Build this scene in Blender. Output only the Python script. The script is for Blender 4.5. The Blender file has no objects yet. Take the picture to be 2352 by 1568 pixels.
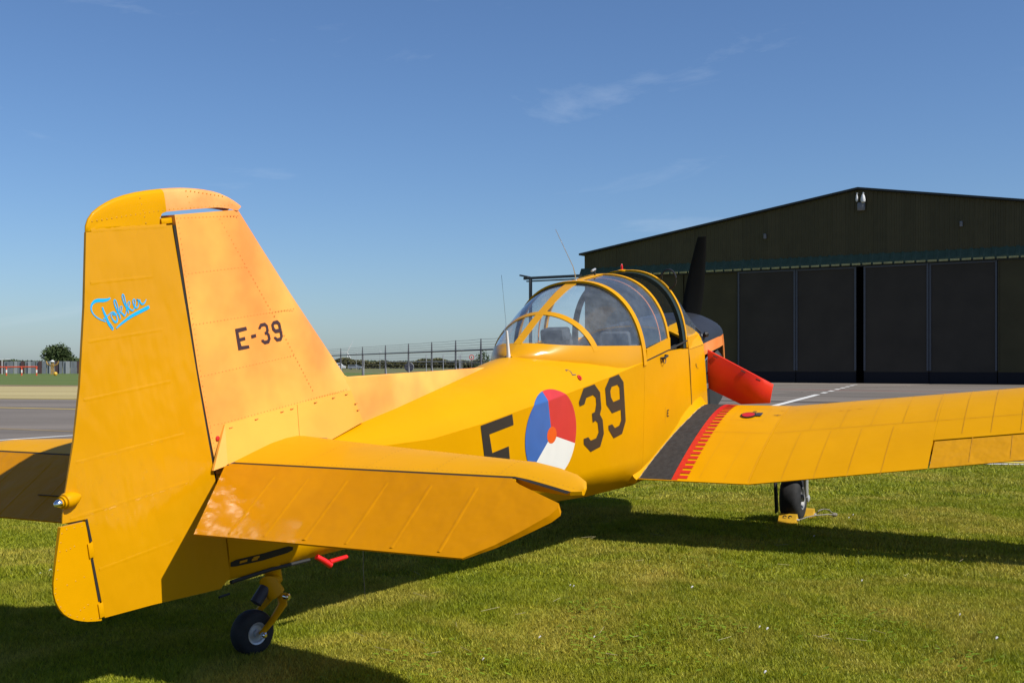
import bpy, bmesh, math, random
import numpy as np
from mathutils import Vector, Matrix
random.seed(7)
rng = np.random.default_rng(11)
SC = bpy.context.scene
COL = SC.collection
rad = math.radians

# ------------------------------------------------------------------ camera
CAM_H = 1.43
cam_data = bpy.data.cameras.new('camera')
cam = bpy.data.objects.new('camera', cam_data)
COL.objects.link(cam)
cam.location = (0, 0, CAM_H)
cam.rotation_euler = (rad(90), 0, 0)
cam_data.sensor_width = 36.0
cam_data.lens = 36.0 * 2600 / 2352
cam_data.shift_y = 54 / 2352
cam_data.clip_start = 0.1
cam_data.clip_end = 20000
SC.camera = cam

# ------------------------------------------------------------------ light
SUN_DIR = Vector((0.8035, -0.4710, 1.0)).normalized()
SUN_EL = math.asin(SUN_DIR.z)
SUN_AZ = math.atan2(SUN_DIR.x, SUN_DIR.y)          # clockwise from +Y
world = bpy.data.worlds.new('World')
SC.world = world
world.use_nodes = True
wn, wl = world.node_tree.nodes, world.node_tree.links
wn.clear()
w_out = wn.new('ShaderNodeOutputWorld')
w_bg = wn.new('ShaderNodeBackground')
w_bg.inputs['Strength'].default_value = 0.077
sky = wn.new('ShaderNodeTexSky')
sky.sky_type = 'NISHITA'
sky.sun_disc = False
sky.sun_elevation = SUN_EL
sky.sun_rotation = SUN_AZ
sky.altitude = 0
sky.air_density = 1.0
sky.dust_density = 0.6
sky.ozone_density = 6.0
# thin wisps of high cloud
tc = wn.new('ShaderNodeTexCoord')
mp = wn.new('ShaderNodeMapping')
mp.inputs['Scale'].default_value = (1.0, 1.0, 4.2)
mp.inputs['Rotation'].default_value = (0, rad(-14), 0)
nz = wn.new('ShaderNodeTexNoise')
nz.inputs['Scale'].default_value = 4.2
nz.inputs['Detail'].default_value = 9
nz.inputs['Roughness'].default_value = 0.62
nz.inputs['Distortion'].default_value = 0.6
cr = wn.new('ShaderNodeValToRGB')
cr.color_ramp.elements[0].position = 0.60
cr.color_ramp.elements[0].color = (0, 0, 0, 1)
cr.color_ramp.elements[1].position = 0.85
cr.color_ramp.elements[1].color = (0.19, 0.19, 0.19, 1)
mx = wn.new('ShaderNodeMixRGB')
mx.inputs['Color2'].default_value = (8.5, 9.3, 10.3, 1)
gm = wn.new('ShaderNodeMixRGB')
gm.blend_type = 'MULTIPLY'
gm.inputs['Fac'].default_value = 1.0
gm.inputs['Color2'].default_value = (0.89, 0.985, 1.11, 1)
wl.new(tc.outputs['Generated'], mp.inputs['Vector'])
wl.new(mp.outputs[0], nz.inputs['Vector'])
wl.new(nz.outputs['Fac'], cr.inputs['Fac'])
wl.new(cr.outputs[0], mx.inputs['Fac'])
wl.new(sky.outputs[0], gm.inputs['Color1'])
wl.new(gm.outputs[0], mx.inputs['Color1'])
wl.new(mx.outputs[0], w_bg.inputs['Color'])
wl.new(w_bg.outputs[0], w_out.inputs['Surface'])

sun_data = bpy.data.lights.new('sun', 'SUN')
sun_data.energy = 5.0
sun_data.angle = rad(0.53)
sun_data.color = (1.0, 0.955, 0.88)
sun = bpy.data.objects.new('sun', sun_data)
COL.objects.link(sun)
sun.rotation_euler = SUN_DIR.to_track_quat('Z', 'Y').to_euler()
sun.location = (30, -10, 40)

SC.view_settings.view_transform = 'Standard'
SC.view_settings.look = 'None'
SC.view_settings.gamma = 1.0
SC.view_settings.exposure = 0.4
SC.view_settings.use_curve_mapping = False
SC.render.engine = 'CYCLES'
SC.cycles.transparent_max_bounces = 16

# ------------------------------------------------------------------ helpers
def tag(o, label=None, cat=None, group=None, kind=None):
    if label: o['label'] = label
    if cat: o['category'] = cat
    if group: o['group'] = group
    if kind: o['kind'] = kind
    return o

def empty(name, loc=(0, 0, 0), mat=None, parent=None):
    o = bpy.data.objects.new(name, None)
    o.empty_display_size = 0.2
    COL.objects.link(o)
    if mat is not None: o.matrix_world = mat
    else: o.location = loc
    if parent: o.parent = parent
    return o

def link(name, me, mat=None, parent=None):
    o = bpy.data.objects.new(name, me)
    COL.objects.link(o)
    if mat is not None:
        for m in (mat if isinstance(mat, (list, tuple)) else [mat]):
            if len(me.materials) < 8: me.materials.append(m)
    if parent: o.parent = parent
    return o

def tri(bm, faces=None):
    bm.normal_update(); bmesh.ops.triangulate(bm, faces=faces if faces is not None else [f for f in bm.faces if len(f.verts) > 4])

def finish(bm, name, mat, parent=None, smooth=True, angle=32, recalc=True):
    if recalc: bmesh.ops.recalc_face_normals(bm, faces=bm.faces[:])
    if smooth:
        a = rad(angle)
        for f in bm.faces: f.smooth = True
        for e in bm.edges:
            if len(e.link_faces) == 2 and e.calc_face_angle(0) > a: e.smooth = False
    me = bpy.data.meshes.new(name)
    bm.to_mesh(me); bm.free()
    return link(name, me, mat, parent)

def mesh(name, verts, faces, mat, parent=None, smooth=True, angle=32, midx=None, recalc=True):
    bm = bmesh.new()
    vs = [bm.verts.new(v) for v in verts]
    for i, f in enumerate(faces):
        try:
            fc = bm.faces.new([vs[k] for k in f])
            if midx: fc.material_index = midx[i]
        except ValueError: pass
    return finish(bm, name, mat, parent, smooth, angle, recalc)

def box_bm(bm, c, s, R=None):
    vs = []
    for dx in (-.5, .5):
        for dy in (-.5, .5):
            for dz in (-.5, .5):
                v = Vector((dx*s[0], dy*s[1], dz*s[2]))
                if R is not None: v = R @ v
                vs.append(bm.verts.new(v + Vector(c)))
    for f in ((0,1,3,2),(4,6,7,5),(0,4,5,1),(2,3,7,6),(0,2,6,4),(1,5,7,3)):
        bm.faces.new([vs[i] for i in f])
    return vs

def box(name, c, s, mat, parent=None, R=None, bevel=0):
    bm = bmesh.new(); box_bm(bm, c, s, R)
    if bevel: bmesh.ops.bevel(bm, geom=bm.edges[:], offset=bevel, segments=2, affect='EDGES', profile=.5)
    return finish(bm, name, mat, parent)

def tube_bm(bm, pts, radii, n=8, cap=True, flat=1.0, up=None):
    pts = [Vector(p) for p in pts]
    if not isinstance(radii, (list, tuple)): radii = [radii]*len(pts)
    rings = []
    ref = Vector(up) if up else None
    for i, p in enumerate(pts):
        d = (pts[min(i+1, len(pts)-1)] - pts[max(i-1, 0)]).normalized()
        if ref is None:
            ref = Vector((0, 0, 1)) if abs(d.z) < .9 else Vector((1, 0, 0))
        u = d.cross(ref)
        if u.length < 1e-4: u = d.cross(Vector((0.3, 0.9, .2)))
        u.normalize()
        w = u.cross(d).normalized()
        rings.append([bm.verts.new(p + (u*math.cos(2*math.pi*k/n)*flat + w*math.sin(2*math.pi*k/n))*radii[i]) for k in range(n)])
    for a, b in zip(rings, rings[1:]):
        for k in range(n):
            bm.faces.new([a[k], a[(k+1) % n], b[(k+1) % n], b[k]])
    if cap:
        bm.faces.new(rings[0][::-1]); bm.faces.new(rings[-1])

def tube(name, pts, radii, mat, parent=None, n=8, flat=1.0, up=None):
    bm = bmesh.new(); tube_bm(bm, pts, radii, n, True, flat, up)
    return finish(bm, name, mat, parent, angle=40)

def loft(name, rings, mat, parent=None, closed=True, caps=True, smooth=True, angle=32, midx=None):
    bm = bmesh.new()
    R = [[bm.verts.new(p) for p in r] for r in rings]
    n = len(R[0])
    for i in range(len(R)-1):
        for k in range(n if closed else n-1):
            f = bm.faces.new([R[i][k], R[i][(k+1) % n], R[i+1][(k+1) % n], R[i+1][k]])
            if midx: f.material_index = midx(i, k)
    if caps and closed:
        bm.faces.new(R[0][::-1]); bm.faces.new(R[-1])
    bmesh.ops.remove_doubles(bm, verts=bm.verts[:], dist=1e-5)
    return finish(bm, name, mat, parent, smooth, angle)

def lathe_bm(bm, prof, c, ax, n=24):
    """profile (axial, radius) about axis ax through c"""
    ax = Vector(ax).normalized(); c = Vector(c)
    u = ax.orthogonal().normalized(); w = ax.cross(u)
    rings = []
    for a, r in prof:
        rings.append([bm.verts.new(c + ax*a + (u*math.cos(2*math.pi*k/n) + w*math.sin(2*math.pi*k/n))*max(r, 1e-4)) for k in range(n)])
    for A_, B_ in zip(rings, rings[1:]):
        for k in range(n): bm.faces.new([A_[k], A_[(k+1) % n], B_[(k+1) % n], B_[k]])
    bm.faces.new(rings[0][::-1]); bm.faces.new(rings[-1])

def lathe(name, prof, c, ax, mat, parent=None, n=24):
    bm = bmesh.new(); lathe_bm(bm, prof, c, ax, n)
    return finish(bm, name, mat, parent, angle=35)

# ------------------------------------------------------------------ materials
LIT = .745          # base colours below were balanced at exposure 0; the scene is exposed +0.4
def lit(c): return tuple(v*LIT for v in c) if max(c) > .08 else tuple(c)
def new_mat(name):
    m = bpy.data.materials.new(name); m.use_nodes = True
    nt = m.node_tree
    return m, nt.nodes, nt.links, nt.nodes['Principled BSDF']

def simple(name, col, rough=.5, metal=0, coat=0, var=.08, scale=8, bump=0, bscale=60, spec=.5):
    m, n, l, p = new_mat(name); col = lit(col) if metal < .5 else col
    p.inputs['Roughness'].default_value = rough
    p.inputs['Metallic'].default_value = metal
    p.inputs['Coat Weight'].default_value = coat
    p.inputs['Coat Roughness'].default_value = .08
    p.inputs['Specular IOR Level'].default_value = spec
    g = n.new('ShaderNodeTexCoord')
    t = n.new('ShaderNodeTexNoise'); t.inputs['Scale'].default_value = scale; t.inputs['Detail'].default_value = 5
    r = n.new('ShaderNodeValToRGB')
    r.color_ramp.elements[0].position = .3; r.color_ramp.elements[1].position = .7
    r.color_ramp.elements[0].color = [c*(1-var) for c in col] + [1]
    r.color_ramp.elements[1].color = [min(1, c*(1+var)) for c in col] + [1]
    l.new(g.outputs['Object'], t.inputs['Vector']); l.new(t.outputs['Fac'], r.inputs['Fac'])
    l.new(r.outputs[0], p.inputs['Base Color'])
    if bump:
        b = n.new('ShaderNodeBump'); b.inputs['Strength'].default_value = bump; b.inputs['Distance'].default_value = .01
        t2 = n.new('ShaderNodeTexNoise'); t2.inputs['Scale'].default_value = bscale; t2.inputs['Detail'].default_value = 3
        l.new(g.outputs['Object'], t2.inputs['Vector']); l.new(t2.outputs['Fac'], b.inputs['Height']); l.new(b.outputs[0], p.inputs['Normal'])
    return m

def paint(name, ca, cb, rough=.42, coat=.22, wave=.2, wscale=5.0, lo=.35, hi=.65, nscale=2.2, grime=.0, crough=.06, spec=.3, cior=1.5, wz=1.0):
    """aircraft enamel: two close tones, faint dirt, slightly wavy skin"""
    m, n, l, p = new_mat(name); ca, cb = lit(ca), lit(cb)
    p.inputs['Roughness'].default_value = rough
    p.inputs['Coat Weight'].default_value = coat; p.inputs['Coat IOR'].default_value = cior
    p.inputs['Specular IOR Level'].default_value = spec
    p.inputs['Coat Roughness'].default_value = crough
    g = n.new('ShaderNodeTexCoord')
    t = n.new('ShaderNodeTexNoise'); t.inputs['Scale'].default_value = nscale; t.inputs['Detail'].default_value = 4
    r = n.new('ShaderNodeValToRGB')
    r.color_ramp.elements[0].position = lo; r.color_ramp.elements[1].position = hi
    r.color_ramp.elements[0].color = list(ca) + [1]; r.color_ramp.elements[1].color = list(cb) + [1]
    l.new(g.outputs['Object'], t.inputs['Vector']); l.new(t.outputs['Fac'], r.inputs['Fac'])
    t3 = n.new('ShaderNodeTexNoise'); t3.inputs['Scale'].default_value = 14; t3.inputs['Detail'].default_value = 8; t3.inputs['Roughness'].default_value = .7
    r3 = n.new('ShaderNodeValToRGB')
    r3.color_ramp.elements[0].position = .22; r3.color_ramp.elements[1].position = .45
    r3.color_ramp.elements[0].color = (1-grime*2, 1-grime*2, 1-grime*2, 1); r3.color_ramp.elements[1].color = (1, 1, 1, 1)
    mm = n.new('ShaderNodeMixRGB'); mm.blend_type = 'MULTIPLY'; mm.inputs['Fac'].default_value = 1
    l.new(g.outputs['Object'], t3.inputs['Vector']); l.new(t3.outputs['Fac'], r3.inputs['Fac'])
    l.new(r.outputs[0], mm.inputs['Color1']); l.new(r3.outputs[0], mm.inputs['Color2'])
    l.new(mm.outputs[0], p.inputs['Base Color'])
    b = n.new('ShaderNodeBump'); b.inputs['Strength'].default_value = wave; b.inputs['Distance'].default_value = .02
    t2 = n.new('ShaderNodeTexNoise'); t2.inputs['Scale'].default_value = wscale; t2.inputs['Detail'].default_value = 2
    mpw = n.new('ShaderNodeMapping'); mpw.inputs['Scale'].default_value = (1, 1, wz)
    l.new(g.outputs['Object'], mpw.inputs['Vector']); l.new(mpw.outputs[0], t2.inputs['Vector']); l.new(t2.outputs['Fac'], b.inputs['Height'])
    l.new(b.outputs[0], p.inputs['Normal']); l.new(b.outputs[0], p.inputs['Coat Normal'])
    return m

M = {}
M['yellow'] = paint('yellow_paint', (.715, .332, .0), (.765, .360, .0), nscale=1.6, grime=.02, spec=.06, coat=.06)
M['gloss_yellow'] = paint('polished_yellow', (.69, .312, .0), (.73, .335, .0), grime=.0, spec=.08, coat=.5, crough=.17, wave=.05, cior=1.5)
M['fabric_yellow'] = paint('yellow_doped_fabric', (.66, .302, .0), (.70, .324, .0), nscale=1.5, rough=.5, coat=.55, crough=.15, wave=.55, wscale=9, grime=.02, spec=.06, cior=1.47, wz=.4)
M['elevator_yellow'] = paint('yellow_glossy_fabric', (.58, .230, .0), (.63, .255, .0), rough=.4, coat=.18, wave=.35, wscale=9, crough=.14, cior=1.5, spec=.06)
M['dayglo'] = paint('dayglo_orange', (.98, .320, .065), (.98, .495, .092), lo=.38, hi=.66, nscale=2.2, rough=.5, coat=.25, crough=.2, wave=.3, spec=.2, cior=1.4)
M['orange'] = paint('orange_enamel', (.98, .26, .03), (1.0, .33, .06), rough=.4, coat=.3, wave=.1)
M['redpanel'] = paint('red_orange_enamel', (.70, .018, .002), (.84, .044, .003), lo=.3, hi=.7, rough=.4, coat=.15, wave=.12, nscale=3)
M['red'] = simple('red_paint', (.62, .018, .014), .4, var=.12, scale=30)
M['walk'] = simple('black_grip_paint', (.030, .030, .031), .85, var=.3, scale=26, bump=.5, bscale=300, spec=.25)
M['black'] = simple('black_marking', (.018, .016, .015), .42, var=.1)
M['cowlblack'] = simple('black_antiglare', (.014, .015, .019), .5, var=.15, scale=5, spec=.35)
M['blue'] = simple('roundel_blue', (.035, .13, .42), .4, var=.06)
M['rred'] = simple('roundel_red', (.62, .030, .030), .4, var=.06)
M['white'] = simple('white_paint', (.80, .79, .74), .4, var=.03)
M['rorange'] = simple('roundel_orange', (.80, .10, .006), .4, var=.06)
M['cyan'] = simple('cyan_script', (.0, .46, .93), .4, var=.03)
M['rubber'] = simple('tyre_rubber', (.018, .018, .019), .75, var=.3, scale=20, bump=.2, bscale=90, spec=.3)
M['alu'] = simple('bare_aluminium', (.62, .63, .64), .35, metal=1, var=.1)
M['steelpaint'] = simple('silver_paint', (.55, .56, .57), .4, metal=.3, var=.08)
M['chrome'] = simple('polished_steel', (.75, .76, .78), .12, metal=1, var=.05)
M['dark'] = simple('dark_interior', (.012, .013, .013), .7, var=.3)
M['green_frame'] = simple('dark_green_frame', (.010, .020, .015), .45, var=.2)
M['seat'] = simple('grey_leather', (.045, .048, .052), .6, var=.2, scale=12)
M['shelf'] = simple('grey_green_shelf', (.26, .29, .29), .6, var=.1)
M['gap'] = simple('shadow_gap', (.010, .008, .005), .8, var=.1)  # near-black: painted shade in gaps and recesses, also rails, rims and seams
M['void'] = simple('interior_dark_paint', (.0015, .0015, .0015), .9, var=.1, spec=.0)  # darkness of the hangar interior put into the colour
M['line'] = simple('panel_seam', (.60, .272, .001), .6, var=.15)
M['dline'] = simple('dark_seam', (.16, .07, .002), .6, var=.15)
M['redplastic'] = simple('red_plastic', (.80, .012, .012), .35, var=.05, coat=.2)
M['seal'] = simple('grey_rubber_seal', (.030, .030, .045), .6, var=.1)

def glass_mat(name, tint, ior=1.45, rough=.03, refl=1.0, haze=.085):
    m = bpy.data.materials.new(name); m.use_nodes = True
    n, l = m.node_tree.nodes, m.node_tree.links
    n.clear()
    o = n.new('ShaderNodeOutputMaterial'); mix = n.new('ShaderNodeMixShader')
    tr = n.new('ShaderNodeBsdfTransparent'); tr.inputs[0].default_value = list(tint) + [1]
    gl = n.new('ShaderNodeBsdfGlossy'); gl.inputs['Roughness'].default_value = rough
    gl.inputs['Color'].default_value = (1, 1, 1, 1)
    lw = n.new('ShaderNodeLayerWeight'); lw.inputs['Blend'].default_value = .5
    fr = n.new('ShaderNodeMath'); fr.operation = 'POWER'; fr.inputs[1].default_value = 4.0; l.new(lw.outputs['Facing'], fr.inputs[0])
    tc_ = n.new('ShaderNodeTexCoord'); no = n.new('ShaderNodeTexNoise')
    no.inputs['Scale'].default_value = 9; no.inputs['Detail'].default_value = 6; no.inputs['Roughness'].default_value = .7
    rr = n.new('ShaderNodeMapRange'); rr.inputs[1].default_value = .4; rr.inputs[2].default_value = .8
    rr.inputs[3].default_value = rough; rr.inputs[4].default_value = rough + .07
    l.new(tc_.outputs['Object'], no.inputs['Vector']); l.new(no.outputs['Fac'], rr.inputs[0]); l.new(rr.outputs[0], gl.inputs['Roughness'])
    ml = n.new('ShaderNodeMath'); ml.operation = 'MULTIPLY_ADD'; ml.inputs[1].default_value = refl; ml.inputs[2].default_value = .055
    l.new(fr.outputs[0], ml.inputs[0]); l.new(ml.outputs[0], mix.inputs[0])
    df = n.new('ShaderNodeBsdfDiffuse'); df.inputs[0].default_value = (.55, .62, .70, 1)
    hz = n.new('ShaderNodeMixShader'); hr = n.new('ShaderNodeMapRange'); hr.inputs[1].default_value = .35; hr.inputs[2].default_value = .75; hr.inputs[3].default_value = haze*.6; hr.inputs[4].default_value = haze*1.5
    l.new(no.outputs['Fac'], hr.inputs[0]); l.new(hr.outputs[0], hz.inputs[0])
    l.new(tr.outputs[0], hz.inputs[1]); l.new(df.outputs[0], hz.inputs[2])
    l.new(hz.outputs[0], mix.inputs[1]); l.new(gl.outputs[0], mix.inputs[2]); l.new(mix.outputs[0], o.inputs[0])
    return m
M['glass'] = glass_mat('canopy_perspex', (.90, .94, .955), 1.5, .13, .8)
# ------------------------------------------------------------------ the setting
def grass_nodes(m, n, l, p, attr=False):
    geo = n.new('ShaderNodeNewGeometry')
    def noise(scale, detail=4, rough=.55, dist=0):
        t = n.new('ShaderNodeTexNoise'); t.inputs['Scale'].default_value = scale
        t.inputs['Detail'].default_value = detail; t.inputs['Roughness'].default_value = rough; t.inputs['Distortion'].default_value = dist
        l.new(geo.outputs['Position'], t.inputs['Vector']); return t
    def ramp(src, a, b, ca, cb):
        r = n.new('ShaderNodeValToRGB'); r.color_ramp.elements[0].position = a; r.color_ramp.elements[1].position = b
        r.color_ramp.elements[0].color = list(ca) + [1]; r.color_ramp.elements[1].color = list(cb) + [1]
        l.new(src, r.inputs['Fac']); return r
    def mix(f, a, b, mode='MIX'):
        x = n.new('ShaderNodeMixRGB'); x.blend_type = mode
        if isinstance(f, float): x.inputs['Fac'].default_value = f
        else: l.new(f, x.inputs['Fac'])
        l.new(a, x.inputs['Color1']); l.new(b, x.inputs['Color2']); return x
    big = noise(.75, 7, .66, .9)
    mid = noise(2.6, 5, .65)
    fine = noise(45, 4, .7)
    green = ramp(mid.outputs['Fac'], .3, .7, lit((.28, .345, .012)), lit((.45, .46, .032)))
    tan = ramp(mid.outputs['Fac'], .3, .7, lit((.54, .46, .065)), lit((.70, .57, .13)))
    k = ramp(big.outputs['Fac'], .44, .68, (0, 0, 0), (.95, .95, .95))
    c = mix(k.outputs[0], green.outputs[0], tan.outputs[0])
    f = ramp(fine.outputs['Fac'], .3, .72, (.55, .58, .55), (1.25, 1.22, 1.15))
    c = mix(1.0, c.outputs[0], f.outputs[0], 'MULTIPLY')
    if attr:
        at = n.new('ShaderNodeAttribute'); at.attribute_name = 'tone'
        r2 = ramp(at.outputs['Fac'], 0, 1, (.45, .52, .4), (1.6, 1.5, 1.35))
        c = mix(1.0, c.outputs[0], r2.outputs[0], 'MULTIPLY')
    return c, noise

def ground_material():
    m, n, l, p = new_mat('lawn_ground')
    c, noise = grass_nodes(m, n, l, p)
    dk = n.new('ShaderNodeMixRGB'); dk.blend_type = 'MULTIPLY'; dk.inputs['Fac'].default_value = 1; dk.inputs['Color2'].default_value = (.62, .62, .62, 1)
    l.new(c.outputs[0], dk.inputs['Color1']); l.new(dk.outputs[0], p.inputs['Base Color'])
    p.inputs['Roughness'].default_value = .9; p.inputs['Specular IOR Level'].default_value = .15
    b = n.new('ShaderNodeBump'); b.inputs['Strength'].default_value = .9; b.inputs['Distance'].default_value = .04
    t = noise(30, 5, .7); l.new(t.outputs['Fac'], b.inputs['Height']); l.new(b.outputs[0], p.inputs['Normal'])
    return m
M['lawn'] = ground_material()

def blade_material():
    m, n, l, p = new_mat('grass_blades')
    c, _ = grass_nodes(m, n, l, p, True)
    p.inputs['Roughness'].default_value = .6; p.inputs['Specular IOR Level'].default_value = .25
    l.new(c.outputs[0], p.inputs['Base Color'])
    tr = n.new('ShaderNodeBsdfTranslucent'); mx_ = n.new('ShaderNodeMixShader'); mx_.inputs[0].default_value = .35
    l.new(c.outputs[0], tr.inputs[0]); out = n['Material Output']
    l.new(p.outputs[0], mx_.inputs[1]); l.new(tr.outputs[0], mx_.inputs[2]); l.new(mx_.outputs[0], out.inputs[0])
    return m
M['blade'] = blade_material()

def tarmac(name, ca, cb, scale=.5, fine=70, streak=False):
    m, n, l, p = new_mat(name); ca, cb = lit(ca), lit(cb)
    geo = n.new('ShaderNodeNewGeometry')
    mp_ = n.new('ShaderNodeMapping')
    if streak: mp_.inputs['Rotation'].default_value = (0, 0, rad(25)); mp_.inputs['Scale'].default_value = (.15, 1, 1)
    t = n.new('ShaderNodeTexNoise'); t.inputs['Scale'].default_value = scale; t.inputs['Detail'].default_value = 7; t.inputs['Roughness'].default_value = .65
    l.new(geo.outputs['Position'], mp_.inputs['Vector']); l.new(mp_.outputs[0], t.inputs['Vector'])
    r = n.new('ShaderNodeValToRGB'); r.color_ramp.elements[0].position = .33; r.color_ramp.elements[1].position = .68
    r.color_ramp.elements[0].color = list(ca) + [1]; r.color_ramp.elements[1].color = list(cb) + [1]
    l.new(t.outputs['Fac'], r.inputs['Fac'])
    t2 = n.new('ShaderNodeTexNoise'); t2.inputs['Scale'].default_value = fine; t2.inputs['Detail'].default_value = 3
    l.new(geo.outputs['Position'], t2.inputs['Vector'])
    r2 = n.new('ShaderNodeValToRGB'); r2.color_ramp.elements[0].color = (.75, .75, .75, 1); r2.color_ramp.elements[1].color = (1.2, 1.2, 1.2, 1)
    l.new(t2.outputs['Fac'], r2.inputs['Fac'])
    x = n.new('ShaderNodeMixRGB'); x.blend_type = 'MULTIPLY'; x.inputs['Fac'].default_value = 1
    l.new(r.outputs[0], x.inputs['Color1']); l.new(r2.outputs[0], x.inputs['Color2']); l.new(x.outputs[0], p.inputs['Base Color'])
    p.inputs['Roughness'].default_value = .85; p.inputs['Specular IOR Level'].default_value = .3
    return m
M['tarmac'] = tarmac('taxiway_asphalt', (.135, .115, .094), (.235, .200, .167), .35, 18, True)
M['concrete'] = tarmac('apron_concrete', (.150, .128, .105), (.225, .192, .160), .6, 22, True)
M['joint'] = simple('joint_sealant', (.062, .048, .040), .9)
M['dryband'] = tarmac('dry_mown_grass', (.36, .29, .12), (.52, .43, .20), .25, 6, True)
M['hay'] = tarmac('brown_cut_edge', (.20, .14, .07), (.34, .25, .13), .8, 9, True)
M['fargreen'] = tarmac('far_lawn', (.085, .135, .018), (.135, .175, .032), .12, 3, True)
M['fieldgrass'] = tarmac('rough_field', (.11, .12, .035), (.19, .18, .07), .08, 2, True)
M['ywhite'] = simple('white_road_paint', (.72, .71, .67), .7, var=.1, scale=3)
M['yellow_line'] = simple('yellow_road_paint', (.68, .46, .03), .7, var=.12, scale=3)
M['yellow_line2'] = simple('yellow_edge_paint', (.78, .60, .04), .7, var=.08, scale=3)
M['red_line'] = simple('red_road_paint', (.42, .08, .06), .7, var=.2, scale=2)

def sheet(name, pts, z, mat, parent=None, kind='structure'):
    o = mesh(name, [(x, y, z) for x, y in pts], [list(range(len(pts)))], mat, parent, smooth=False, recalc=False)
    if kind and parent is None: o['kind'] = kind
    return o

S = 6000
gv = []; xs = [-S, -200, -40, -12, 12, 40, 200, S]; ys = [-S, -100, 0, 16, 40, 120, 400, S]
ground = mesh('ground', [(x, y, 0) for y in ys for x in xs],
              [(j*8+i, j*8+i+1, (j+1)*8+i+1, (j+1)*8+i) for j in range(7) for i in range(7)], M['lawn'], smooth=False, recalc=False)
tag(ground, kind='structure')
edge = lambda x: 17.3 - .155*x
TW = sheet('taxiway', [(-120, edge(-120)), (60, edge(60)), (110, 30), (110, 60), (60, 66), (30, 70), (8, 62), (-3, 43.6), (-21.8, 48.3), (-120, 73)], .004, M['tarmac'])
tag(sheet('dry_grass_strip', [(-120, 73.3), (-21.8, 48.6), (-3, 43.9), (-1, 62), (-24, 73), (-120, 98)], .006, M['dryband']), kind='structure')
tag(sheet('cut_grass_edge', [(-120, 98.2), (-24, 73.2), (-1, 62.2), (-1, 66), (-26, 78), (-120, 104)], .006, M['hay']), kind='structure')
tag(sheet('far_lawn', [(-400, 160), (-120, 104.2), (-26, 78.2), (-1, 66.2), (-8, 150), (-30, 210), (-300, 330)], .006, M['fargreen']), kind='structure')
tag(sheet('rough_field', [(-420, 215), (-30, 212), (-4, 110), (30, 125), (200, 1500), (-1500, 1500)], .005, M['fieldgrass']), kind='structure')

def stripe(name, pts, w, mat, parent, z=.008):
    """painted line along a polyline of ground points"""
    bm = bmesh.new(); rows = []
    P = [Vector((x, y, 0)) for x, y in pts]
    for i, p in enumerate(P):
        d = (P[min(i+1, len(P)-1)] - P[max(i-1, 0)]).normalized(); q = Vector((-d.y, d.x, 0))*w/2
        rows.append((bm.verts.new((p.x+q.x, p.y+q.y, z)), bm.verts.new((p.x-q.x, p.y-q.y, z))))
    for a, b in zip(rows, rows[1:]): bm.faces.new([a[0], a[1], b[1], b[0]])
    return finish(bm, name, mat, parent, smooth=False, recalc=False)

stripe('white_line', [(-13, 18.5), (-9.7, 21.5), (-8.95, 22.8), (-7.6, 25.0)], .16, M['ywhite'], TW)
stripe('pale_seam', [(-40, 40.8), (-11.5, 25.4), (-9.55, 24.35), (-4, 21.4)], .22, M['hay'], TW)
stripe('yellow_line', [(-60, 57.0), (-17.1, 37.9), (-14.2, 36.6), (0, 30.4)], .25, M['yellow_line'], TW)
stripe('edge_line', [(-70, 60.0), (-21.6, 48.0), (-18.2, 47.1), (-3.4, 43.3)], .25, M['yellow_line'], TW)
stripe('kerb_line', [(-10, edge(-10)+.1), (5.6, edge(5.6)+.08), (14, edge(14)+.1)], .13, M['ywhite'], TW)
stripe('yellow_edge_line', [(5.4, edge(5.4)+.42), (14, edge(14)+.30)], .2, M['yellow_line2'], TW)
stripe('yellow_edge_line', [(6.2, edge(6.2)+.78), (14, edge(14)+.62)], .16, M['yellow_line2'], TW)

# ------------------------------------------------------------------ hangar and its concrete apron
HA = math.atan2(-.535, .845)
HM = Matrix.Translation((26.8, 87.5, 0)) @ Matrix.Rotation(HA, 4, 'Z')
def hw(t, d):                                   # along the front, out towards the viewer
    v = HM @ Vector((t, -d, 0)); return (v.x, v.y)

apron = mesh('apron', [(*hw(-12, 46), .010), (*hw(60, 46), .010), (*hw(60, -1), .010), (*hw(-12, -1), .010)], [(0, 1, 2, 3)], M['joint'], smooth=False, recalc=False)
tag(apron, kind='structure')
slab_me = {}
def slab_mesh(k):
    if k in slab_me: return slab_me[k]
    bm = bmesh.new(); box_bm(bm, (0, 0, 0), (7.24, 7.24, .03))
    me = bpy.data.meshes.new('slab'); bm.to_mesh(me); bm.free()
    me.materials.append([M['concrete'], M['concrete2'], M['concrete3']][k]); slab_me[k] = me
    return me
M['concrete2'] = tarmac('apron_concrete_pale', (.19, .162, .135), (.27, .23, .19), .6, 22, True)
M['concrete3'] = tarmac('apron_concrete_dark', (.125, .107, .088), (.19, .163, .135), .6, 22, True)
for i in range(-1, 6):
    for j in range(6):
        t, d = i*7.5 + 1.8, j*7.5 + 4.2
        o = bpy.data.objects.new('slab', slab_mesh(random.choice((0, 0, 1, 2)))); COL.objects.link(o); o.parent = apron
        x, y = hw(t, d); o.location = (x, y, .006); o.rotation_euler = (0, 0, HA)
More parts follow.
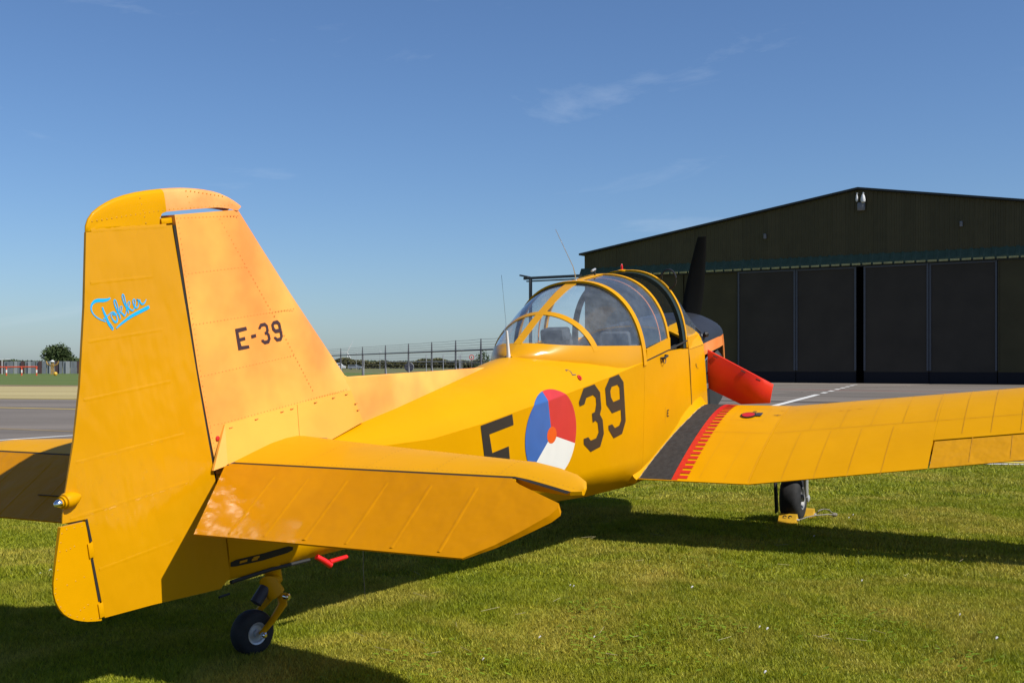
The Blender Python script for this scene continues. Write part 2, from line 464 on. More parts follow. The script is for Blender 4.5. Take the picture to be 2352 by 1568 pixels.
# the painted taxi line runs up to the gap between the doors
def ong(u, v):
    d = 2600*CAM_H/(v-838); return ((u-1176)/2600*d, d)
a0, a1 = Vector(ong(1795, 929)), Vector(ong(1966, 883.5))
dv = (a1-a0); L = dv.length; dv.normalize()
stripe('white_line', [tuple(a0-dv*12), tuple(a0+dv*14)], .28, M['ywhite'], apron, .028)
s = 16.5
while s < L-1:
    stripe('white_dash', [tuple(a0+dv*s), tuple(a0+dv*min(s+2.2, L))], .26, M['ywhite'], apron, .028); s += 4.3
stripe('red_line', [ong(1640, 893), ong(1800, 895), ong(2200, 901)], .35, M['red_line'], apron, .027)

M['clad'] = simple('dark_green_cladding', (.066, .055, .023), .6, var=.08, scale=1.5, spec=.25)
M['fascia'] = simple('green_awning_sheet', (.040, .066, .040), .5, var=.12, scale=2, spec=.3)
M['doorgrey'] = simple('charcoal_door', (.042, .034, .025), .65, var=.14, scale=.5, spec=.2)
M['dooralt'] = simple('olive_door', (.056, .047, .021), .65, var=.14, scale=.5, spec=.2)
M['doorframe'] = simple('steel_door_frame', (.075, .080, .095), .5, var=.1)
M['plinth'] = simple('dark_kick_plate', (.010, .010, .014), .7, var=.1, spec=.2)
M['roofedge'] = simple('dark_roof_trim', (.014, .015, .013), .5, var=.1)
M['awning_sunlit'] = simple('awning_sun_paint', (.42, .39, .17), .7, var=.2, scale=5)  # sunlight on the green awning's edge, put into a pale yellow colour
M['lampgrey'] = simple('grey_lamp_housing', (.20, .20, .215), .5, var=.1)
M['lampwhite'] = simple('white_camera_housing', (.75, .76, .76), .35, var=.05)

hangar = empty('hangar', mat=HM)
tag(hangar, 'large dark green hangar with low gable roof and tall sliding doors', 'hangar')
W2 = 24.1; ZE, ZA = 11.2, 14.97; DEP = 45
def roofz(t): return ZA - abs(t)*(ZA-ZE)/W2
# side and back walls plus solid backing behind the front
mesh('wall', [(-W2, .4, 0), (W2, .4, 0), (W2, DEP, 0), (-W2, DEP, 0), (-W2, .4, ZE), (W2, .4, ZE), (W2, DEP, ZE), (-W2, DEP, ZE), (0, .4, ZA-.05), (0, DEP, ZA-.05)],
     [(0, 3, 7, 4), (1, 5, 6, 2), (3, 2, 6, 9, 7), (0, 1, 5, 8, 4)], M['clad'], hangar, smooth=False)
# profiled gable cladding: trapezoid ribs, real relief
clad_mats = [M['clad'], simple('dark_green_cladding_b', (.070, .058, .025), .6, var=.08, scale=1.2, spec=.25), simple('dark_green_cladding_c', (.062, .052, .022), .6, var=.08, scale=1.2, spec=.25)]
zb_ = 9.95; pitch = .35; t = -W2
while t < W2-.01:
    bm = bmesh.new(); prev = None; t1 = min(t+1.05, W2); q = t; dy0 = random.choice((0, -.012, -.02))
    while q < t1-.01:
        for dt, dy in ((0, 0), (.22, 0), (.25, -.045), (.32, -.045), (.35, 0)):
            tt = min(q+dt, t1)
            a = bm.verts.new((tt, dy+dy0, zb_)); b = bm.verts.new((tt, dy+dy0, roofz(tt)-.02))
            if prev and tt > prev[2]+1e-4: bm.faces.new([prev[0], a, b, prev[1]])
            prev = (a, b, tt)
        q += pitch
    finish(bm, 'cladding_sheet', random.choice(clad_mats), hangar, smooth=False, recalc=False); t += 1.05
# roof slabs with verge trim
for sgn in (-1, 1):
    mesh('roof', [(0, -.35, ZA), (0, DEP+.3, ZA), (sgn*(W2+.4), DEP+.3, ZE-.06), (sgn*(W2+.4), -.35, ZE-.06),
                  (0, -.35, ZA+.16), (0, DEP+.3, ZA+.16), (sgn*(W2+.4), DEP+.3, ZE+.1), (sgn*(W2+.4), -.35, ZE+.1)],
         [(0, 1, 2, 3), (4, 7, 6, 5), (0, 3, 7, 4), (1, 5, 6, 2), (3, 2, 6, 7), (0, 4, 5, 1)], M['roofedge'], hangar, smooth=False)
# corrugated awning over the door track
bm = bmesh.new(); prev = None; t = -W2-.35
k = 0
while t < W2+.3:
    for dt, dz in ((0, 0), (.42, 0), (.5, .07), (.72, .07), (.8, 0)):
        tt = t+dt
        a = bm.verts.new((tt, .0, 9.98+dz)); b = bm.verts.new((tt, -.40, 9.32+dz)); c = bm.verts.new((tt, -.42, 9.14))
        if prev: bm.faces.new([prev[0], a, b, prev[1]]); bm.faces.new([prev[1], b, c, prev[2]])
        prev = (a, b, c)
    t += .8
finish(bm, 'awning', M['fascia'], hangar, smooth=False, recalc=False)
bm = bmesh.new()
t = -W2-.3
while t < W2+.2:
    box_bm(bm, (t+.33, -.46, 9.18), (.62, .10, .14)); t += .8
finish(bm, 'awning_edge', M['awning_sunlit'], hangar, smooth=False)['kind'] = 'stuff'  # edge blocks painted in the sunlit tone
box('door_track', (-3, -.15, 9.06), (54.0, .3, .10), M['roofedge'], hangar)
# sliding leaves
leaves = [(-19.3, -14.55, 1), (-14.5, -9.78, 1), (-9.73, -4.92, 0), (-4.9, -.14, 0), (.45, 5.24, 0), (5.27, 10.0, 0), (10.05, 14.8, 1), (14.85, 19.6, 1)]
for i, (x0, x1, kd) in enumerate(leaves):
    yy = -.12 if i % 2 else -.18
    lf = box('door_leaf', ((x0+x1)/2, yy, 4.95), (x1-x0-.02, .10, 8.1), M['dooralt'] if kd else M['doorgrey'], hangar)
    box('kick_plate', ((x0+x1)/2, yy-.02, .47), (x1-x0-.02, .12, .84), M['plinth'], lf)
    if not kd:
        for xx in (x0+.07, x1-.07): box('frame_bar', (xx, yy-.08, 5.0), (.14, .06, 8.0), M['doorframe'], lf)
        box('frame_bar', ((x0+x1)/2, yy-.08, 8.94), (x1-x0-.3, .06, .09), M['doorframe'], lf)
    else:
        box('frame_bar', (x1-.05 if x0 < 0 else x0+.05, yy-.08, 5.0), (.07, .05, 8.0), M['dooralt'], lf)
mesh('wall_panel', [(-W2, .05, 0), (-19.3, .05, 0), (-19.3, .05, 9.9), (-W2, .05, 9.9)], [(0, 1, 2, 3)], M['dooralt'], hangar, smooth=False)
mesh('wall_panel', [(19.6, .05, 0), (W2, .05, 0), (W2, .05, 9.9), (19.6, .05, 9.9)], [(0, 1, 2, 3)], M['dooralt'], hangar, smooth=False)
mesh('door_gap_black_sheet', [(-.3, .35, 0), (.6, .35, 0), (.6, .35, 9.1), (-.3, .35, 9.1)], [(0, 1, 2, 3)], M['void'], hangar, smooth=False)  # black sheet paints the dark seen between the doors
# door track running out past the left corner
box('track_beam', (-27.2, -.35, 9.32), (6.0, .22, .24), M['doorframe'], hangar)
tube('track_post', [(-29.5, -.35, 0), (-29.5, -.35, 9.2)], .16, M['doorframe'], hangar)
box('track_cap', (-30.1, -.35, 9.52), (.9, .5, .14), M['doorframe'], hangar, R=Matrix.Rotation(rad(12), 3, 'Y'))
# wall lamps and cameras
for t, z in ((-7.44, 11.8), (7.53, 11.8)):
    lm = box('wall_lamp', (t, -.20, z), (.20, .22, .40), M['lampgrey'], hangar, bevel=.04)
    lathe('lens', [(0, .07), (.04, .07), (.06, .03)], (t+.03, -.31, z+.10), (0, -1, 0), M['lampgrey'], lm, 12)
def cctv(t, z, r, h):
    c = lathe('camera_dome', [(0, r*.3), (.12*h, r*.3), (.16*h, r*.55), (.4*h, r*.8), (.7*h, r), (.88*h, r*.85), (h, r*.3)], (t, -.45, z), (0, 0, -1), M['lampwhite'], hangar, 14)
    tube('bracket', [(t, .0, z+.05), (t, -.45, z+.05)], .05, M['lampwhite'], c, 6)
cctv(-.02, 14.58, .10, .60); cctv(.45, 14.58, .19, .72)
box('flood_light', (.25, -.22, 13.62), (.58, .3, .66), M['lampgrey'], hangar, bevel=.1)

# ------------------------------------------------------------------ vegetation far off
def leaf_mat(name, ca, cb):
    m, n, l, p = new_mat(name)
    at = n.new('ShaderNodeAttribute'); at.attribute_name = 'tone'
    r = n.new('ShaderNodeValToRGB'); r.color_ramp.elements[0].color = list(ca) + [1]; r.color_ramp.elements[1].color = list(cb) + [1]
    l.new(at.outputs['Fac'], r.inputs['Fac']); l.new(r.outputs[0], p.inputs['Base Color'])
    p.inputs['Roughness'].default_value = .7; p.inputs['Specular IOR Level'].default_value = .2
    return m
M['leaf'] = leaf_mat('tree_leaves', (.024, .044, .014), (.066, .09, .028))
M['hedge'] = leaf_mat('hedge_leaves', (.04, .042, .014), (.115, .108, .042))
M['bark'] = simple('bark', (.07, .055, .04), .9, var=.2)

def tri_cloud(name, P, size, mat, parent=None, stretch=1.0):
    """many small leaf clumps, one quad each, at points P"""
    n = len(P)
    a = rng.normal(size=(n, 3)); a /= np.linalg.norm(a, axis=1)[:, None]
    b = np.cross(a, rng.normal(size=(n, 3))); b /= np.linalg.norm(b, axis=1)[:, None]
    s = (size*(.6+.8*rng.random(n)))[:, None]
    V = np.stack([P-a*s, P+b*s*.7*stretch, P+a*s, P-b*s*.7*stretch], 1).reshape(-1, 3)
    me = bpy.data.meshes.new(name)
    me.vertices.add(n*4); me.vertices.foreach_set('co', V.astype(np.float32).ravel())
    me.loops.add(n*4); me.loops.foreach_set('vertex_index', np.arange(n*4, dtype=np.int32))
    me.polygons.add(n); me.polygons.foreach_set('loop_start', np.arange(0, n*4, 4, dtype=np.int32))
    me.update(calc_edges=True)
    at = me.attributes.new('tone', 'FLOAT', 'FACE'); at.data.foreach_set('value', rng.random(n).astype(np.float32))
    return link(name, me, mat, parent)

def tree(loc, lumps, n, size, label, h, tr=.25):
    t = empty('tree', loc); tag(t, label, 'tree')
    bm = bmesh.new()
    tube_bm(bm, [(0, 0, 0), (.1, 0, h*.25), (-.05, .05, h*.5), (0, 0, h*.8)], [tr, tr*.8, tr*.5, tr*.2], 8)
    for (x, y, z, rx, rz) in lumps:
        tube_bm(bm, [(0, 0, h*.22), (x*.5, y*.5, (h*.22+z)/2), (x, y, z)], [tr*.5, tr*.3, tr*.08], 6)
    finish(bm, 'trunk', M['bark'], t)
    P = []
    tot = sum(l[3]**2*l[4] for l in lumps)
    for (x, y, z, rx, rz) in lumps:
        m_ = int(n*rx*rx*rz/tot)
        d = rng.normal(size=(m_, 3)); d /= np.linalg.norm(d, axis=1)[:, None]
        rr = rng.random(m_)**.42
        P.append(np.array([x, y, z]) + d*rr[:, None]*np.array([rx, rx, rz])*(1+.14*rng.normal(size=(m_, 1))))
    tri_cloud('crown', np.concatenate(P), size, M['leaf'], t)
    return t
tree((-124.6, 310, 0), [(-1.8, 0, 4.2, 2.2, 2.4), (1.0, 0, 4.8, 2.4, 2.3), (2.6, 0, 3.4, 1.9, 2.1), (-.4, 0, 2.8, 2.8, 1.9), (4.6, 0, 2.4, 1.4, 1.2), (-.9, 0, 5.8, 1.5, 1.1)], 5200, .26,
     'round leafy tree rising above the striped steel fence', 6.5)
tree((-4.2, 165, 0), [(0, 0, 2.0, 1.0, 1.3), (-.8, 0, 1.4, .8, .9), (.9, 0, 1.6, .8, .9), (.2, 0, 3.0, .45, .7), (-.7, 0, 2.6, .3, .6), (.7, 0, 2.7, .3, .6)], 620, .13,
     'sparse young tree by the round speed sign behind the fence', 4.5, .12)

def mass(name, x0, x1, y, hfun, n, size, mat, dep, label, cat):
    xs_ = x0 + (x1-x0)*rng.random(n)
    hh = hfun(xs_)
    z = hh*rng.random(n)**.75
    P = np.stack([xs_, y + dep*(rng.random(n)-.5), z], 1)
    o = tri_cloud(name, P, size, mat); tag(o, label, cat, kind='stuff')
    return o
def bumpy(base, amp, f, ph=0):
    return lambda x: base + amp*(np.sin(x*f+ph) + .7*np.sin(x*f*2.3+1+ph) + .5*np.sin(x*f*5.1+2.2*ph))
mass('hedge', -95, 2, 455, bumpy(3.2, .55, .16), 15000, .40, M['hedge'], 8, 'long dark hedge line behind the silver car', 'hedge')
mass('distant_wood', -260, -120, 560, bumpy(3.9, .75, .09, 1.3), 12000, .55, M['leaf'], 12, 'low dark wood along the horizon behind the steel fence', 'wood')
mass('distant_wood', -700, 900, 1400, bumpy(6.0, 1.2, .02, .4), 16000, 1.6, M['leaf'], 30, 'faint tree line on the horizon across the airfield', 'wood')
# ------------------------------------------------------------------ the aeroplane
# aircraft frame: x forward, r right, z up; origin on the ground under the tail wheel
PSI, PIT = rad(27.3), rad(10.0)
AO = Vector((-1.318, 5.591, 0))
_f = Vector((math.sin(PSI)*math.cos(PIT), math.cos(PSI)*math.cos(PIT), math.sin(PIT)))
_r = Vector((math.cos(PSI), -math.sin(PSI), 0))
_u = Vector((-math.sin(PSI)*math.sin(PIT), -math.cos(PSI)*math.sin(PIT), math.cos(PIT)))
AM = Matrix((( _f.x, -_r.x, _u.x, AO.x), (_f.y, -_r.y, _u.y, AO.y), (_f.z, -_r.z, _u.z, AO.z), (0, 0, 0, 1)))
AI = AM.inverted()
def V(x, r, z): return Vector((x, -r, z))
def wloc(p): return AI @ Vector(p)                 # world point -> local coordinates of the plane
plane = empty('aeroplane', mat=AM)
tag(plane, 'yellow two-seat propeller trainer with orange fin parked on the lawn', 'aeroplane')

# ---- fuselage stations: x, spine z, crease r, crease z, lower corner r z, bottom r z
ST = np.array([(-.09, .95, .065, .93, .062, .60, .035, .42), (.5, .94, .125, .89, .118, .46, .045, .33),
 (1.0, .925, .185, .815, .175, .40, .065, .25), (1.5, .93, .255, .745, .24, .37, .09, .165),
 (2.0, .945, .325, .727, .305, .285, .115, .08), (2.5, .96, .385, .722, .365, .20, .14, -.008),
 (3.0, .975, .45, .718, .43, .13, .17, -.095), (3.6, .97, .52, .722, .485, .05, .28, -.20),
 (4.25, .82, .57, .728, .50, -.06, .38, -.29), (4.8, .82, .575, .725, .535, -.08, .42, -.33), (5.4, .84, .545, .645, .545, -.08, .42, -.33)])
def st(x): return [float(np.interp(x, ST[:, 0], ST[:, i])) for i in range(1, 8)]
SN = 1.6
def deck_pts(zs, rc, zc):
    return [(rc*math.sin(k/8*math.pi/2)**(2/SN), zc+(zs-zc)*math.cos(k/8*math.pi/2)**(2/SN)) for k in (0, 1, 2, 3, 4, 5, 6, 8)]
def low_curve(rc, zc, rl, zl, rb, zb, n_=6):
    cx_ = rl + (rl-rc)/(zl-zc)*(zb-zl)*.55; cz_ = zl + (zb-zl)*.55
    return [((1-t)**2*rl + 2*t*(1-t)*cx_ + t*t*rb, (1-t)**2*zl + 2*t*(1-t)*cz_ + t*t*zb) for t in [k/n_ for k in range(n_+1)]]
def side_r(x, z):
    zs, rc, zc, rl, zl, rb, zb = st(x)
    if z > zc:
        d = deck_pts(zs, rc, zc)[::-1]; return float(np.interp(z, [q[1] for q in d], [q[0] for q in d]))
    if z > zl: return rl+(rc-rl)*(z-zl)/(zc-zl)
    lc = low_curve(rc, zc, rl, zl, rb, zb)[::-1]; return float(np.interp(z, [q[1] for q in lc], [q[0] for q in lc]))
def deck_z(x, r):
    zs, rc, zc, rl, zl, rb, zb = st(x)
    d = deck_pts(zs, rc, zc); return float(np.interp(min(abs(r), rc), [q[0] for q in d], [q[1] for q in d]))
ND = 8
def fus_half(x):
    zs, rc, zc, rl, zl, rb, zb = st(x)
    pts = deck_pts(zs, rc, zc)
    return pts + [(rc+(rl-rc)*.5, zc+(zl-zc)*.5)] + low_curve(rc, zc, rl, zl, rb, zb) + [(0, zb-.01)]
def fus_ring(x):
    h = fus_half(x)
    return [V(x, r, z) for r, z in h] + [V(x, -r, z) for r, z in h[-2:0:-1]]
xs_f = sorted(set([round(v, 3) for v in np.arange(-.09, 4.25, .14)] + [float(v) for v in ST[:9, 0]]))
fus = loft('fuselage', [fus_ring(x) for x in xs_f], M['yellow'], plane, angle=20)

# cockpit section: open-topped shell with wall thickness
def tub_ring(x):
    zs, rc, zc, rl, zl, rb, zb = st(x)
    o = [(rc, zc), (rc+(rl-rc)*.5, zc+(zl-zc)*.5)] + low_curve(rc, zc, rl, zl, rb, zb) + [(0, zb-.01)]
    outer = [V(x, r, z) for r, z in o] + [V(x, -r, z) for r, z in o[-2::-1]]
    i = [(rc-.05, zc+.004), (rl-.05, zl+.05), (rb, zb+.06)]
    inner = [V(x, -r, z) for r, z in i] + [V(x, r, z) for r, z in i[::-1]]
    return outer + inner
loft('cockpit_shell', [tub_ring(x) for x in (4.252, 4.5, 4.8, 5.1, 5.398)], M['yellow'], plane, angle=25)
loft('cockpit_lining', [[V(x, r, z) for r, z in ((.47, .70), (.44, -.05), (.34, -.22), (-.34, -.22), (-.44, -.05), (-.47, .70), (-.455, .70), (-.425, -.04), (-.33, -.205), (.33, -.205), (.425, -.04), (.455, .70))] for x in (4.26, 5.39)], M['dark'], plane)

# ---- nose: firewall to cowl lip
NS = np.array([(5.402, .86, .543, .645, .545, -.08, .42, -.33), (5.7, .86, .52, .62, .53, -.10, .40, -.33), (5.97, .855, .50, .60, .51, -.10, .38, -.31),
 (6.4, .835, .462, .578, .47, -.08, .34, -.27), (6.75, .80, .430, .558, .435, -.03, .30, -.20), (6.95, .74, .395, .545, .40, .02, .25, -.12), (7.02, .66, .33, .53, .33, .08, .18, -.03)])
def ns(x): return [float(np.interp(x, NS[:, 0], NS[:, i])) for i in range(1, 8)]
def nose_half(x):
    zs, rc, zc, rl, zl, rb, zb = ns(x); n_ = 2.1
    d = [(rc*math.sin(k/ND*math.pi/2)**(2/n_), zc+(zs-zc)*math.cos(k/ND*math.pi/2)**(2/n_)) for k in range(ND+1)]
    return d, [(rc, zc), (rc+.006, zc-.105), (rl, .16), (rl, zl), (rb, zb), (0, zb-.01)]
# top cowl (black) + yellow fairing under the windscreen
xs_n = [5.402, 5.55, 5.7, 5.85, 5.97]
def top_ring(x, full=True):
    d, s = nose_half(x)
    o = [V(x, -r, z) for r, z in d[::-1]] + [V(x, r, z) for r, z in d[1:]]
    i = [V(x, r*.97, z-.015) for r, z in d[::-1]] + [V(x, -r*.97, z-.015) for r, z in d[1:]]
    return o+i
loft('scuttle', [top_ring(x) for x in (5.402, 5.6, 5.8, 5.93)], M['yellow'], plane, angle=30)
loft('top_cowl', [top_ring(x) for x in (5.932, 6.1, 6.25, 6.4, 6.6, 6.75, 6.87, 6.95, 7.0, 7.02)], M['cowlblack'], plane, angle=35)
# sides: yellow bay, then orange cowl; the right-hand opening is framed by strip, chin and lip
def side_panel(name, x0, x1, keep, mat, sides=(1, -1), n=4):
    for sg in sides:
        rings = []
        for x in np.linspace(x0, x1, n):
            d, s = nose_half(x); p = [s[k] for k in keep]
            rings.append([V(x, sg*r, z) for r, z in p] + [V(x, sg*(r-.014), z) for r, z in p[::-1]])
        loft(name, rings, mat, plane, angle=30)
side_panel('engine_bay_side', 5.404, 5.968, (0, 1, 2, 3, 4, 5), M['yellow'])
side_panel('cowl_strip', 5.972, 6.94, (0, 1), M['orange'], (1, -1))
side_panel('cowl_side', 5.972, 6.94, (1, 2, 3, 4, 5), M['orange'], (-1,))
side_panel('chin_cowl', 5.972, 6.94, (2, 3, 4, 5), M['dark'], (1,))
side_panel('cowl_lip', 6.86, 7.015, (0, 1, 2, 3, 4, 5), M['orange'], (1, -1), 5)
bm = bmesh.new()
box_bm(bm, (6.42, 0, .28), (.80, .50, .42)); box_bm(bm, (6.0, 0, .25), (.02, .9, .7)); box_bm(bm, (6.93, 0, .3), (.02, .6, .5))
for k in range(3): lathe_bm(bm, [(-.14, .085), (.0, .085), (.02, .1), (.10, .1), (.14, .05)], (6.2+.24*k, -.30, .33), (0, -1, 0), 10)
finish(bm, 'engine', M['dark'], plane)
for a, b in (((6.12, .44, .47), (6.55, .36, .20)), ((6.30, .43, .46), (6.80, .36, .30)), ((6.05, .47, .42), (6.70, .40, .47))):
    tube('cowl_stay', [V(*a), V(*b)], .008, M['alu'], plane, 6)
# open cowl door swung out on the right
D3 = [(6.078, .502, .522), (6.10, 1.10, .19), (5.985, 1.10, .05), (6.10, .80, .012), (6.085, .502, .163)]
def grid_door():
    rows = []
    for i in range(9):
        a = i/8; top = Vector(D3[0]).lerp(Vector(D3[1]), a)
        if a < .5: bot = Vector(D3[4]).lerp(Vector(D3[3]), a/.5)
        else: bot = Vector(D3[3]).lerp(Vector(D3[2]), (a-.5)/.5)
        row = []
        for j in range(7):
            b = j/6; p = top.lerp(bot, b); p.x += -.045*math.sin(b*math.pi*.6)*(1-.3*a)
            row.append(p)
        rows.append(row)
    return rows
rows = grid_door(); bm = bmesh.new(); F_ = [[bm.verts.new(V(*p)) for p in r] for r in rows]; B_ = [[bm.verts.new(V(p.x+.014, p.y, p.z+.004)) for p in r] for r in rows]
for i in range(8):
    for j in range(6):
        bm.faces.new([F_[i][j], F_[i+1][j], F_[i+1][j+1], F_[i][j+1]]); bm.faces.new([B_[i][j], B_[i][j+1], B_[i+1][j+1], B_[i+1][j]])
for i in range(8):
    bm.faces.new([F_[i][0], B_[i][0], B_[i+1][0], F_[i+1][0]]); bm.faces.new([F_[i][6], F_[i+1][6], B_[i+1][6], B_[i][6]])
for j in range(6):
    bm.faces.new([F_[0][j], F_[0][j+1], B_[0][j+1], B_[0][j]]); bm.faces.new([F_[8][j], B_[8][j], B_[8][j+1], F_[8][j+1]])
door = finish(bm, 'cowl_door', M['redpanel'], plane); door['label'] = 'open red-orange engine cowl door'
for a in (.12, .55, .78, .93):
    p = Vector(D3[0]).lerp(Vector(D3[1]), a); tube('catch', [V(p.x-.012, p.y-.02, p.z-.012), V(p.x-.012, p.y+.02, p.z-.03)], .005, M['dark'], door, 5)
tube('exhaust_stub', [V(6.2, .36, -.05), V(6.05, .47, -.05), V(5.97, .53, -.10)], [.04, .042, .045], M['dark'], plane, 10)
lathe('oil_filler', [(0, .035), (.012, .035), (.02, .02), (.05, .03), (.07, .012)], V(6.02, .475, .66), V(0, .9, .45), M['black'], plane, 14)
tube('filler_rod', [V(6.0, .47, .70), V(5.93, .42, .78)], .006, M['dark'], plane, 6)

# ---- propeller
M['propblack'] = simple('matt_black_blade', (.006, .006, .006), .7, var=.1, spec=.15)
def blade(sg):
    rings = []
    for s_, w_, th, tw in ((.0, .06, .06, 50), (.12, .13, .05, 38), (.25, .195, .040, 28), (.42, .205, .030, 22), (.6, .190, .024, 18), (.8, .155, .018, 14), (.98, .115, .012, 12), (1.09, .085, .008, 10)):
        c = Vector((7.12, -.05+.205*s_*sg, .43+s_*sg)); a = rad(tw)
        ch = Vector((math.sin(a), math.cos(a)*sg, 0)); nn = Vector((math.cos(a), -math.sin(a)*sg, 0))
        rings.append([V(*(c+ch*w_*.5*math.cos(q)+nn*th*.5*math.sin(q))) for q in [k*math.pi/6 for k in range(12)]])
    return loft('propeller_blade', rings, M['propblack'], plane, angle=50)
blade(1); blade(-1)
lathe('spinner', [(0, .15), (.1, .15), (.2, .12), (.3, .07), (.35, .005)], V(7.07, -.02, .43), (1, 0, 0), M['orange'], plane, 20)
lathe('nose_plug', [(0, .28), (.1, .27), (.18, .16)], V(7.0, 0, .38), (1, 0, 0), M['dark'], plane, 20)

# ---- wings
def naca(t):
    t = min(max(t, 0), 1); th = 5*.15*(.2969*t**.5-.126*t-.3516*t*t+.2843*t**3-.1036*t**4)
    m_, p_ = .02, .4
    cm = m_/p_**2*(2*p_*t-t*t) if t < p_ else m_/(1-p_)**2*((1-2*p_)+2*p_*t-t*t)
    return th, cm
KR = 1.383
def wpar(r):
    a = max(0, abs(r)-KR); return 5.9-.1*a, -.022+.13*a, 4.15+.11*a, -.204+.112*a
def wz(x, r, s=1):
    xl, zl, xt, zt = wpar(r); c = xl-xt; t = (xl-x)/c; th, cm = naca(t); return zl+(zt-zl)*t+c*(cm+s*th)
TS = [0, .004, .012, .03, .06, .1, .15, .2, .27, .35, .43, .52, .60, .68, .75, .82, .89, .95, 1.0]
def wing_ring(r, sg, t0=0, t1=1, shrink=1.0):
    ts = [t for t in TS if t0 <= t <= t1]
    if ts[-1] < t1: ts.append(t1)
    if ts[0] > t0: ts.insert(0, t0)
    xl, zl, xt, zt = wpar(r); c = xl-xt
    if shrink != 1: 
        m_ = (xl+xt)/2; 
    up = []; lo = []
    for t in ts:
        th, cm = naca(t); th = max(th, .0018)*shrink
        x = xl-c*t; base = zl+(zt-zl)*t
        up.append(V(x, sg*r, base+c*(cm+th))); lo.append(V(x, sg*r, base+c*(cm-th)))
    return up + lo[::-1]
AIL = .757; AR0, AR1 = 2.655, 5.1
def make_wing(sg):
    w = loft('wing', [wing_ring(r, sg) for r in (.30, .6, 1.0, KR-.002)], M['yellow'], plane, angle=30)
    o = loft('outer_panel', [wing_ring(r, sg) for r in (KR, 1.7, 2.1, 2.4, AR0)], M['yellow'], w, angle=30)
    loft('outer_panel', [wing_ring(r, sg, 0, AIL) for r in (AR0+.001, 3.3, 4.2, AR1)], M['yellow'], w, angle=30)
    rt_ = [wing_ring(AR1+.001, sg)]
    for q in (.15, .28, .36, .4): rt_.append([Vector((5.0+(p.x-5.0)*(1-(q/.4)**2.4*.55), p.y-sg*q, p.z)) for p in wing_ring(AR1+.001, sg, shrink=max(.1, 1-(q/.4)**2))])
    loft('wing_tip', rt_, M['yellow'], w, angle=40)
    al = loft('aileron', [wing_ring(r, sg, AIL+.013, 1) for r in (AR0+.014, 3.3, 4.2, AR1-.014)], M['fabric_yellow'], w, angle=30)
    return w, al
WR, ALR = make_wing(1); WL, ALL = make_wing(-1)

def drape(name, polys, zfun, mat, parent, off=.004, cuts_x=(), cuts_r=()):
    """thin paint film draped over the top of the wing; polys in (x, r)"""
    bm = bmesh.new()
    for p in polys:
        try: bm.faces.new([bm.verts.new((x, r, 0)) for x, r in p])
        except ValueError: pass
    for c in cuts_x: bmesh.ops.bisect_plane(bm, geom=bm.verts[:]+bm.edges[:]+bm.faces[:], plane_co=(c, 0, 0), plane_no=(1, 0, 0))
    for c in cuts_r: bmesh.ops.bisect_plane(bm, geom=bm.verts[:]+bm.edges[:]+bm.faces[:], plane_co=(0, c, 0), plane_no=(0, 1, 0))
    for v in bm.verts:
        x, r = v.co.x, v.co.y; v.co = V(x, r, zfun(x, r)+off)
    return finish(bm, name, mat, parent, recalc=False, angle=40)
xcuts = [5.9-1.75*t for t in TS[1:-1]]
wk = drape('walkway', [[(4.157, .40), (5.88, .50), (5.88, .762), (4.157, .762)]], wz, M['walk'], WR, .004, xcuts)
drape('red_border', [[(4.157, .763), (5.85, .763), (5.85, .812), (4.157, .812)]], wz, M['red'], WR, .0045, xcuts)
x = 4.18
while x < 5.78:
    drape('red_dash', [[(x, .8125), (x+.040, .8125), (x+.040, .885), (x, .885)]], wz, M['red'], WR, .0045, xcuts); x += .070
# seams, tank panel, filler cap
def seam(pts, w, parent=WR, mat=None, off=.0028, name='panel_seam'):
    w *= .6; polys = []
    for (x0, r0), (x1, r1) in zip(pts, pts[1:]):
        d = Vector((x1-x0, r1-r0)).normalized(); q = Vector((-d.y, d.x))*w/2
        polys.append([(x0+q.x, r0+q.y), (x0-q.x, r0-q.y), (x1-q.x, r1-q.y), (x1+q.x, r1+q.y)])
    return drape(name, polys, wz, mat or M['line'], parent, off, xcuts)
seam([(4.925, .88), (4.925, KR-.01)], .006)
seam([(4.93, KR+.01), (4.945, 2.65), (4.97, 4.8)], .006)
seam([(4.17, KR-.012), (5.85, KR-.012)], .006)
for r in (1.62, 1.86, 2.1, 2.34): seam([(4.2, r), (4.9, r)], .005); seam([(4.95, r+.06), (5.8, r+.06)], .005)
for r in (1.0, 1.2): seam([(4.2, r-.02), (4.9, r)], .004)
seam([(4.95, AR0-.02), (5.75, AR0-.02)], .007)
for r in (2.85, 3.05, 3.25, 3.45): seam([(4.72, r), (5.72, r)], .005)
for r in (2.93, 3.2): seam([(4.33+.11*(r-2.7), r), (4.66, r)], .008, ALR)
seam([(5.175, .96), (5.175, 1.24), (5.5, 1.24), (5.5, .96), (5.175, .96)], .005)
cap = drape('fuel_cap', [[(5.285+.055*math.cos(a), 1.085+.055*math.sin(a)) for a in [k*math.pi/10 for k in range(20)]]], wz, M['red'], WR, .012)
drape('cap_rim', [[(5.29+.07*math.cos(a), 1.087+.07*math.sin(a)) for a in [k*math.pi/10 for k in range(20)]]], wz, M['gap'], cap, .008)
drape('cap_hatch', [[(5.33, 1.05), (5.33, 1.20), (5.345, 1.20), (5.345, 1.05)], [(5.27, 1.15), (5.27, 1.20), (5.33, 1.20), (5.33, 1.15)]], wz, M['seal'], cap, .010)
drape('filler_mark', [[(5.39, 1.10), (5.39, 1.13), (5.405, 1.13), (5.405, 1.10)], [(5.30, 1.30), (5.30, 1.36), (5.308, 1.36), (5.308, 1.30)], [(5.285, 1.33), (5.285, 1.335), (5.32, 1.335), (5.32, 1.33)]], wz, M['black'], WR, .005)
